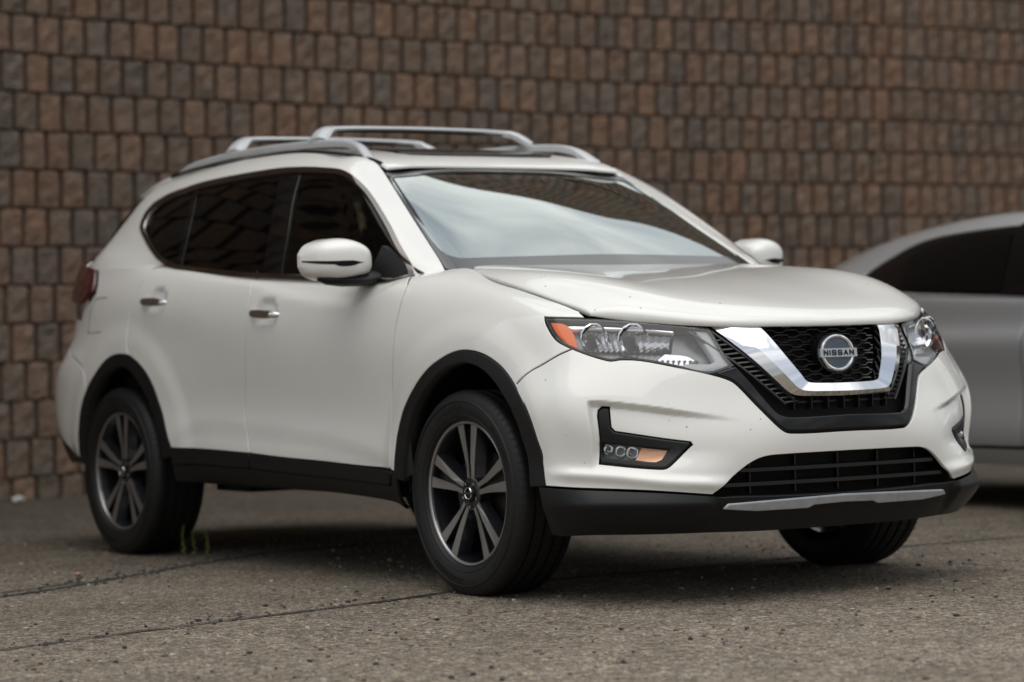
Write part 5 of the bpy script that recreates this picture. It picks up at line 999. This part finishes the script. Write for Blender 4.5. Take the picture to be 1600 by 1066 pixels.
# ------------------------------------------------------------------ mirrors
def mirror(s):
    # cap: cross-sections along y from the inner to the outer end: (y, x front, x back, z bottom, z top)
    secs=[(.868,-.655,-.74,1.150,1.185),(.878,-.630,-.755,1.122,1.212),(.90,-.608,-.765,1.114,1.234),(.95,-.600,-.770,1.106,1.252),(1.0,-.612,-.772,1.100,1.254),(1.045,-.635,-.776,1.104,1.244),(1.080,-.672,-.778,1.118,1.228),(1.096,-.725,-.778,1.138,1.208),(1.103,-.755,-.779,1.152,1.196)]
    rows=[]
    for (y,xf,xb,zb,zt) in secs:
        r=[]; n=20
        for k in range(n):
            a=math.pi*(k/(n-1)-.5)     # bottom -> front -> top
            cx=math.cos(a); sz=math.sin(a); cx=abs(cx)**.50; sz2=math.copysign(abs(sz)**.66,sz)
            r.append((xb+(xf-xb)*cx,y,(zb+zt)/2+(zt-zb)/2*sz2))
        rows.append(r)
    S=Surf(rows,relax=3); S.sgn=1; us=np.linspace(0,S.n-1,36); vs2=np.linspace(0,S.m-1,40)
    U,Vv=np.meshgrid(us,vs2,indexing='ij'); p=S.ev(U.ravel(),Vv.ravel())*np.array([1,s,1]); m=40
    mb=MB(); mb.add(p.tolist(),[(i*m+j,i*m+j+1,(i+1)*m+j+1,(i+1)*m+j) for i in range(35) for j in range(m-1)])
    for i in (0,35): mb.add(p[i*m:(i+1)*m].tolist(),[tuple(range(m))])
    # back rim closes the shell
    o=mb.build('door_mirror',WHITE,car,smooth=.9)
    e=[tuple(S.ev([u],[0.])[0]*np.array([1,s,1])) for u in us]+[tuple(S.ev([u],[m2])[0]*np.array([1,s,1])) for u,m2 in zip(us[::-1],[S.m-1.]*36)]
    mb=MB(); mb.add(e,[tuple(range(len(e)))]); mb.build('mirror_glass',mat('mirror_silver',(.7,.72,.74),.03,1) if s<0 else bpy.data.materials['mirror_silver'],o)
    # lower black shell and foot
    mb=MB(); 
    mb.tube([(-.690,s*.80,1.108),(-.685,s*.85,1.108),(-.68,s*.90,1.102),(-.69,s*.97,1.100),(-.70,s*1.03,1.103),(-.71,s*1.06,1.108)],[.028,.028,.024,.023,.018,.008],14,sx=2.2); mb.build('mirror_foot',PLAST,o,smooth=True)
    mb=MB(); tri=[(-.42,1.118),(-.70,1.098),(-.66,1.225)]; mb.add([(x,s*yy,z) for (x,z),yy in zip(tri,(.795,.862,.815))]+[(x,s*(yy-.03),z) for (x,z),yy in zip(tri,(.795,.862,.815))],[(0,1,2),(3,4,5),(0,1,4,3),(1,2,5,4),(2,0,3,5)]); mb.build('mirror_sail',PLAST,o)
    # turn signal strip wraps the front
    V=[];n=24
    for k in range(n+1):
        t=k/n; u=7.75-t*5.2; vc=9.3-.35*t; hw=(.27+.22*ss(.55,.72,t))*(1-ss(.80,1.0,t)*.97); vlo=vc-hw*(1.6 if t>.62 else 1)
        for vvv in (vc+.22*(1-ss(.8,1.,t)),vlo): V.append(tuple((S.ev([u],[vvv])[0]+S.raw_n([u],[vvv])[0]*.0015*np.sign(S.raw_n([4.],[10.])[0][0]))*np.array([1,s,1])))
    mb=MB(); mb.add(V,[(2*i,2*i+1,2*i+3,2*i+2) for i in range(n)]); mb.build('mirror_signal',GLOSSK,o,smooth=True)
mirror(-1); mirror(1)
# wipers
for y0,y1,x1 in ((-.52,.05,-.36),(.08,.60,-.38)):
    mb=MB(); mb.tube([(-.30,y0,1.110),(-.34,(y0+y1)/2,1.130),(x1,y1,1.138)],.008,6,sx=1.6); mb.tube([(-.36,y0+.02,1.128),(-.375,y1+.0,1.138)],.005,6); mb.build('wiper',PLAST,car,smooth=True)
mb=MB(); mb.add([(-.25,-.70,1.09),(-.25,.70,1.09),(-.40,.70,1.10),(-.40,-.70,1.10)],[(0,1,2,3)]); mb.build('cowl_panel',PLAST,car)
# ------------------------------------------------------------------ cabin
mb=MB(); V=[];n=15
for i in range(n):
    y=-.66+1.32*i/(n-1); h=.03*math.exp(-((y-.36)/.2)**2)
    for x,z in ((-.40,1.085),(-.62,1.085+h*.6),(-.82,1.09+h),(-.95,1.06+h*.5),(-1.0,.98),(-.98,.80)): V.append((x,y,z))
mb.add(V,[(6*i+q,6*i+q+1,6*i+7+q,6*i+6+q) for i in range(n-1) for q in range(5)]); mb.build('dashboard',TRIM,car,smooth=.9)
mb=MB(); c0=Vector((-1.12,.36,.985)); pts=[c0+Vector((.05*math.sin(a)*-1+0,.185*math.cos(a),.18*math.sin(a))) for a in [2*math.pi*k/28 for k in range(29)]]; mb.tube(pts,.014,8); mb.tube([c0,c0+Vector((.15,0,-.05))],.03,8)
mb.tube([c0+Vector((0,-.18,0)),c0+Vector((0,.18,0))],.016,6); mb.build('steering_wheel',TRIM,car,smooth=True)
def cushion(mb,c,d,lean=0,bul=.25):
    n=9; V=[]; 
    bm=bmesh.new(); bmesh.ops.create_cube(bm,size=1); bmesh.ops.subdivide_edges(bm,edges=bm.edges,cuts=5,use_grid_fill=True)
    R=Matrix.Rotation(lean,4,'Y')
    vs3=[]
    for v in bm.verts:
        p=v.co*2; l=max(abs(p.x),abs(p.y),abs(p.z)); q=p.normalized()*1.25; p=p*(1-bul)+Vector((q.x,q.y,q.z))*bul
        p=Vector((p.x*d[0]/2,p.y*d[1]/2,p.z*d[2]/2)); vs3.append(tuple(R@p+Vector(c)))
    mb.add(vs3,[tuple(v.index for v in f.verts) for f in bm.faces]); bm.free()
for x,ys in ((-1.45,(-.37,.37)),(-2.25,(-.42,.02,.42))):
    for y in ys:
        mb=MB(); cushion(mb,(x+.05,y,.62),(.52,.46 if x>-2 else .42,.16)); cushion(mb,(x-.26,y,.92),(.15,.46 if x>-2 else .42,.62),-.28); st=mb.build('seat',SEAT,car,smooth=True)
        mb=MB(); cushion(mb,(x-.37,y,1.30),(.10,.27,.17),-.15,.35); mb.tube([(x-.36,y-.05,1.18),(x-.365,y-.05,1.28)],.006,6); mb.tube([(x-.36,y+.05,1.18),(x-.365,y+.05,1.28)],.006,6); mb.build('head_rest',SEAT,st,smooth=True)
mb=MB(); V=[tuple(x) for x in (D.F(np.repeat(np.linspace(0,4,7),9),np.tile(np.linspace(.1,7.6,9),7))-np.array([0,0,.045])).tolist()]
mb.add(V,[(9*i+j,9*i+j+1,9*i+10+j,9*i+9+j) for i in range(6) for j in range(8)]); mb.add([(x,-y,z) for x,y,z in V],[(9*i+j,9*i+j+1,9*i+10+j,9*i+9+j) for i in range(6) for j in range(8)]); mb.build('headliner',HEADL,car,smooth=True)
mb=MB()
for s in (-1,1):
    mb.tube([(-.50,s*.66,1.16),(-.80,s*.60,1.34),(-1.08,s*.535,1.495)],.035,8); mb.tube([(-1.57,s*.80,1.14),(-1.62,s*.72,1.36),(-1.66,s*.62,1.56)],.04,8);  
    mb.tube([(-1.575,s*.775,1.05),(-1.60,s*.72,1.30),(-1.63,s*.64,1.48)],.012,6)
    mb.add([(-.42,s*.80,1.10),(-3.2,s*.77,1.2),(-3.2,s*.77,.5),(-.42,s*.80,.5)],[(0,1,2,3)])
mb.box((-2.95,0,1.0),(.5,1.4,.02)); mb.add([(-.40,-.7,1.08),(-.40,.7,1.08),(-.40,.7,.4),(-.40,-.7,.4)],[(0,1,2,3)]); mb.box((-1.8,0,.50),(2.8,1.5,.02))
mb.build('cabin_trim',TRIM,car,smooth=.6)
mb=MB(); cushion(mb,(-1.10,0,1.475),(.03,.22,.06),.2,.3); mb.tube([(-1.07,0,1.52),(-1.09,0,1.485)],.008,6); mb.build('rear_view_mirror',TRIM,car,smooth=True)

# filler flap outline and other shut lines that lie inside a panel
for pts in LNP['flap']:
    mb=MB(); q=np.array(pts); p=A.F(q[:,0],q[:,1])*np.array([1,-1,1]); mb.tube([tuple(x) for x in p],.0018,5); mb.build('filler_flap_gap',DARK,[o for o in car.children if o.name.startswith('quarter')][0])
# ------------------------------------------------------------------ the grey saloon
SHEETS.update(G=G,H=H,K=K,J=J)
for S_,u0,v0,ax,sg in ((G,7.,3.,1,1),(H,3.,2.,1,1),(K,.5,4.,2,1),(J,.5,2.,2,1)):
    if S_.N([u0],[v0])[0][ax]*sg<0: S_.sgn=-1
sed=thing('parked_saloon','grey four door saloon with black windows parked beyond the white suv','saloon car',(-.1,4.11,0))
GREY=paint('grey_metallic_paint',(.45,.455,.465)); 
for n_ in [bpy.data.materials['grey_metallic_paint'].node_tree.nodes['Principled BSDF']]: n_.inputs['Metallic'].default_value=.35
def arc(cx,cz,r,a0,a1,n): return [(cx+r*math.cos(math.radians(a0+(a1-a0)*k/n)),cz+r*math.sin(math.radians(a0+(a1-a0)*k/n))) for k in range(n+1)]
def guv(x,z):
    q=np.array([6.,3.])
    for it in range(60):
        p=G.ev(q[:1],q[1:])[0]; r=np.array([p[0]-x,p[2]-z]); e=1e-4
        Jm=np.stack([(G.ev([q[0]+e],[q[1]])[0]-p)[[0,2]]/e,(G.ev([q[0]],[q[1]+e])[0]-p)[[0,2]]/e],1)
        q=np.clip(q-np.clip(np.linalg.lstsq(Jm,r,rcond=None)[0],-.5,.5),[2.5,0],[12.5,7])
    return tuple(q)
def gp(nm,pts,mt,s,**k):
    k.setdefault('gap',.005); return panel(nm,'G',[guv(*p) if not isinstance(p,list) else tuple(p) for p in pts],[],mt,sed,side=s,**k)
af=arc(0,.34,.36,0,180,14); ar=arc(-2.72,.34,.36,0,180,14)
for s in (-1,1):
    gp('fender',[[3.6,6.9],[4.5,6.95],[5,6.95],(-.52,.97),(-.50,.9),(-.46,.6),(-.46,.30),(-.365,.30)]+[(x,z) for x,z in af[::-1]]+[(.45,.42),(.42,.70)],GREY,s)
    fd=gp('front_door',[(-.465,.30),(-.465,.6),(-.505,.9),(-.525,.97),(-1.0,.995),(-1.40,1.01),(-1.40,.9),(-1.42,.6),(-1.42,.30),(-1.0,.30)],GREY,s)
    rd_=gp('rear_door',[(-1.425,.30),(-1.425,.6),(-1.405,.9),(-1.405,1.01),(-1.9,1.025),(-2.35,1.04),(-2.42,.9),(-2.36,.75)]+[(x,z) for x,z in arc(-2.72,.34,.36,60,5,8)]+[(-2.35,.30),(-1.9,.30)],GREY,s)
    gp('quarter_panel',[(-2.365,.745),(-2.425,.9),(-2.36,1.045),[10,6.9],[11,6.9],[12,6.9],[12.4,6.9],[12.4,4],[12.4,2.2]]+[(x,z) for x,z in arc(-2.72,.34,.36,175,62,12)],GREY,s)
    gp('sill',[(-.37,.29),(-.37,.22),(-1.4,.205),(-2.35,.22),(-2.35,.29),(-1.9,.29),(-1.0,.29)],GREY,s)
    ke,o,h=BK['sed_frame']; panel('cabin_side',ke,o,h,GREY,sed,side=s,edge=.03)
    panel('window_frame',ke,h[0],[],GLOSSK,sed,side=s,off=-.004,gap=0,flange=0)
    for nm in ('sed_win','sed_front'): panel('side_window',BK[nm][0],BK[nm][1],[],PRIVG2 if False else mat('dark_side_glass',(.004,.004,.004),.06,spec=.22) if 'dark_side_glass' not in bpy.data.materials else bpy.data.materials['dark_side_glass'],sed,side=s,off=.001,gap=.0,flange=0)
    for hx in (-1.22,-2.20):
        u_,v_=guv(hx,.90); p=on(G,u_,v_,s,.02); mb=MB(); mb.tube([(p[0]+.1,p[1]-s*.01,p[2]),(p[0]+.06,p[1],p[2]+.003),(p[0]-.06,p[1],p[2]+.003),(p[0]-.1,p[1]-s*.01,p[2])],.012,8); mb.build('door_handle',GREY,fd if hx>-2 else rd_,smooth=True)
    mb=MB(); cushion(mb,(-.62,s*1.0,1.03),(.14,.22,.13),0,.4); mb.tube([(-.60,s*.86,.98),(-.61,s*.93,1.0)],.02,6); mb.build('door_mirror',GREY,sed,smooth=True)
    panel('headlight','G',[(2.2,5.2),(3.2,5.4),(3.9,6.3),(3.0,6.5),(2.2,6.1)],[],LENSG2 if False else LAMPG,sed,side=s,off=.003)
    panel('tail_lamp','G',[(12.0,5.6),(13.2,5.6),(13.6,6.3),(12.0,6.6)],[],RED,sed,side=s,off=.003)
panel('front_bumper','G',[(0,.3),(1,.3),(2,.3),(2.8,.5),(3.35,1.8),(3.6,4.5),(3.2,5.3),(2.2,5.1),(2.1,6.2),(3.0,6.6),(3.55,6.9),(2,7),(1,7),(0,7)],[],GREY,sed,sym=True)
panel('rear_bumper','G',[(15,.5),(14,.5),(13,.6),(12.45,1.6),(12.45,4),(12.45,6.95),(13,7),(14,7),(15,7)],[],GREY,sed,sym=True) if False else None
def symlast(nm,o,mt): # sheet G closes at its last row: mirror both halves
    for s in (-1,1): panel(nm,'G',o,[],mt,sed,side=s,gap=0,flange=.01)
symlast('rear_bumper',[(15,.4),(14,.4),(13,.5),(12.42,1.6),(12.42,3.4),(13,3.4),(14,3.4),(15,3.4)],GREY); symlast('boot_face',[(15,3.45),(14,3.45),(13,3.45),(12.42,3.45),(12.42,6.95),(13,7),(14,7),(15,7)],GREY)
panel('grille','G',[(0,4.3),(1,4.35),(1.9,4.5),(2.1,5.3),(1.4,6.2),(0,6.2)],[],MESHK,sed,sym=True,off=.004,gap=0); panel('lower_intake','G',[(0,1.2),(1,1.2),(2,1.4),(2.4,2.0),(2.1,2.9),(1,3.0),(0,3.0)],[],MESHK,sed,sym=True,off=.004,gap=0)
panel('bonnet','J',[(0,0),(1,0),(2,0),(3,0),(3,1),(3,2),(3,3),(3,4),(2,4),(1,4),(0,4)],[],GREY,sed,sym=True)
panel('windscreen','K',[(0,0),(1,0),(2,0),(2,1),(2,1.95),(1,1.97),(0,2)],[],GLOSSK,sed,sym=True,gap=0,flange=0)
panel('roof','K',[(0,2.02),(1,2.0),(2,1.97),(2,3),(2,4),(2,4.9),(1,4.8),(0,4.75)],[],GREY,sed,sym=True,gap=0)
panel('rear_window','K',[(0,4.78),(1,4.83),(1.8,4.95),(1.8,6),(1.7,7.4),(0,7.5)],[],GLOSSK,sed,sym=True,gap=0,flange=0)
panel('boot_lid','K',[(0,7.53),(1.7,7.43),(1.85,6),(1.85,5),(2,5),(2,6),(2,7),(2,8),(2,9),(1,9),(0,9)],[],GREY,sed,sym=True,gap=0)
for x in (0,-2.72):
    for s in (-1,1): make_wheel((x,s*.87,.33),s,car=sed)
mb=MB(); mb.box((-1.4,0,.27),(4.0,1.3,.14)); mb.box((-1.36,0,.40),(1.9,1.76,.25)); mb.box((-1.4,0,.65),(3.6,1.15,.5)); mb.box((-1.9,0,1.0),(1.6,1.4,.05)); mb.build('underbody',DARK,sed)
mb=MB(); mb.add([(-.36,-.72,.97),(-.36,.72,.97),(-.45,.84,.97),(-.45,-.84,.97)],[(0,1,2,3)]); mb.build('cowl_panel',PLAST,sed)
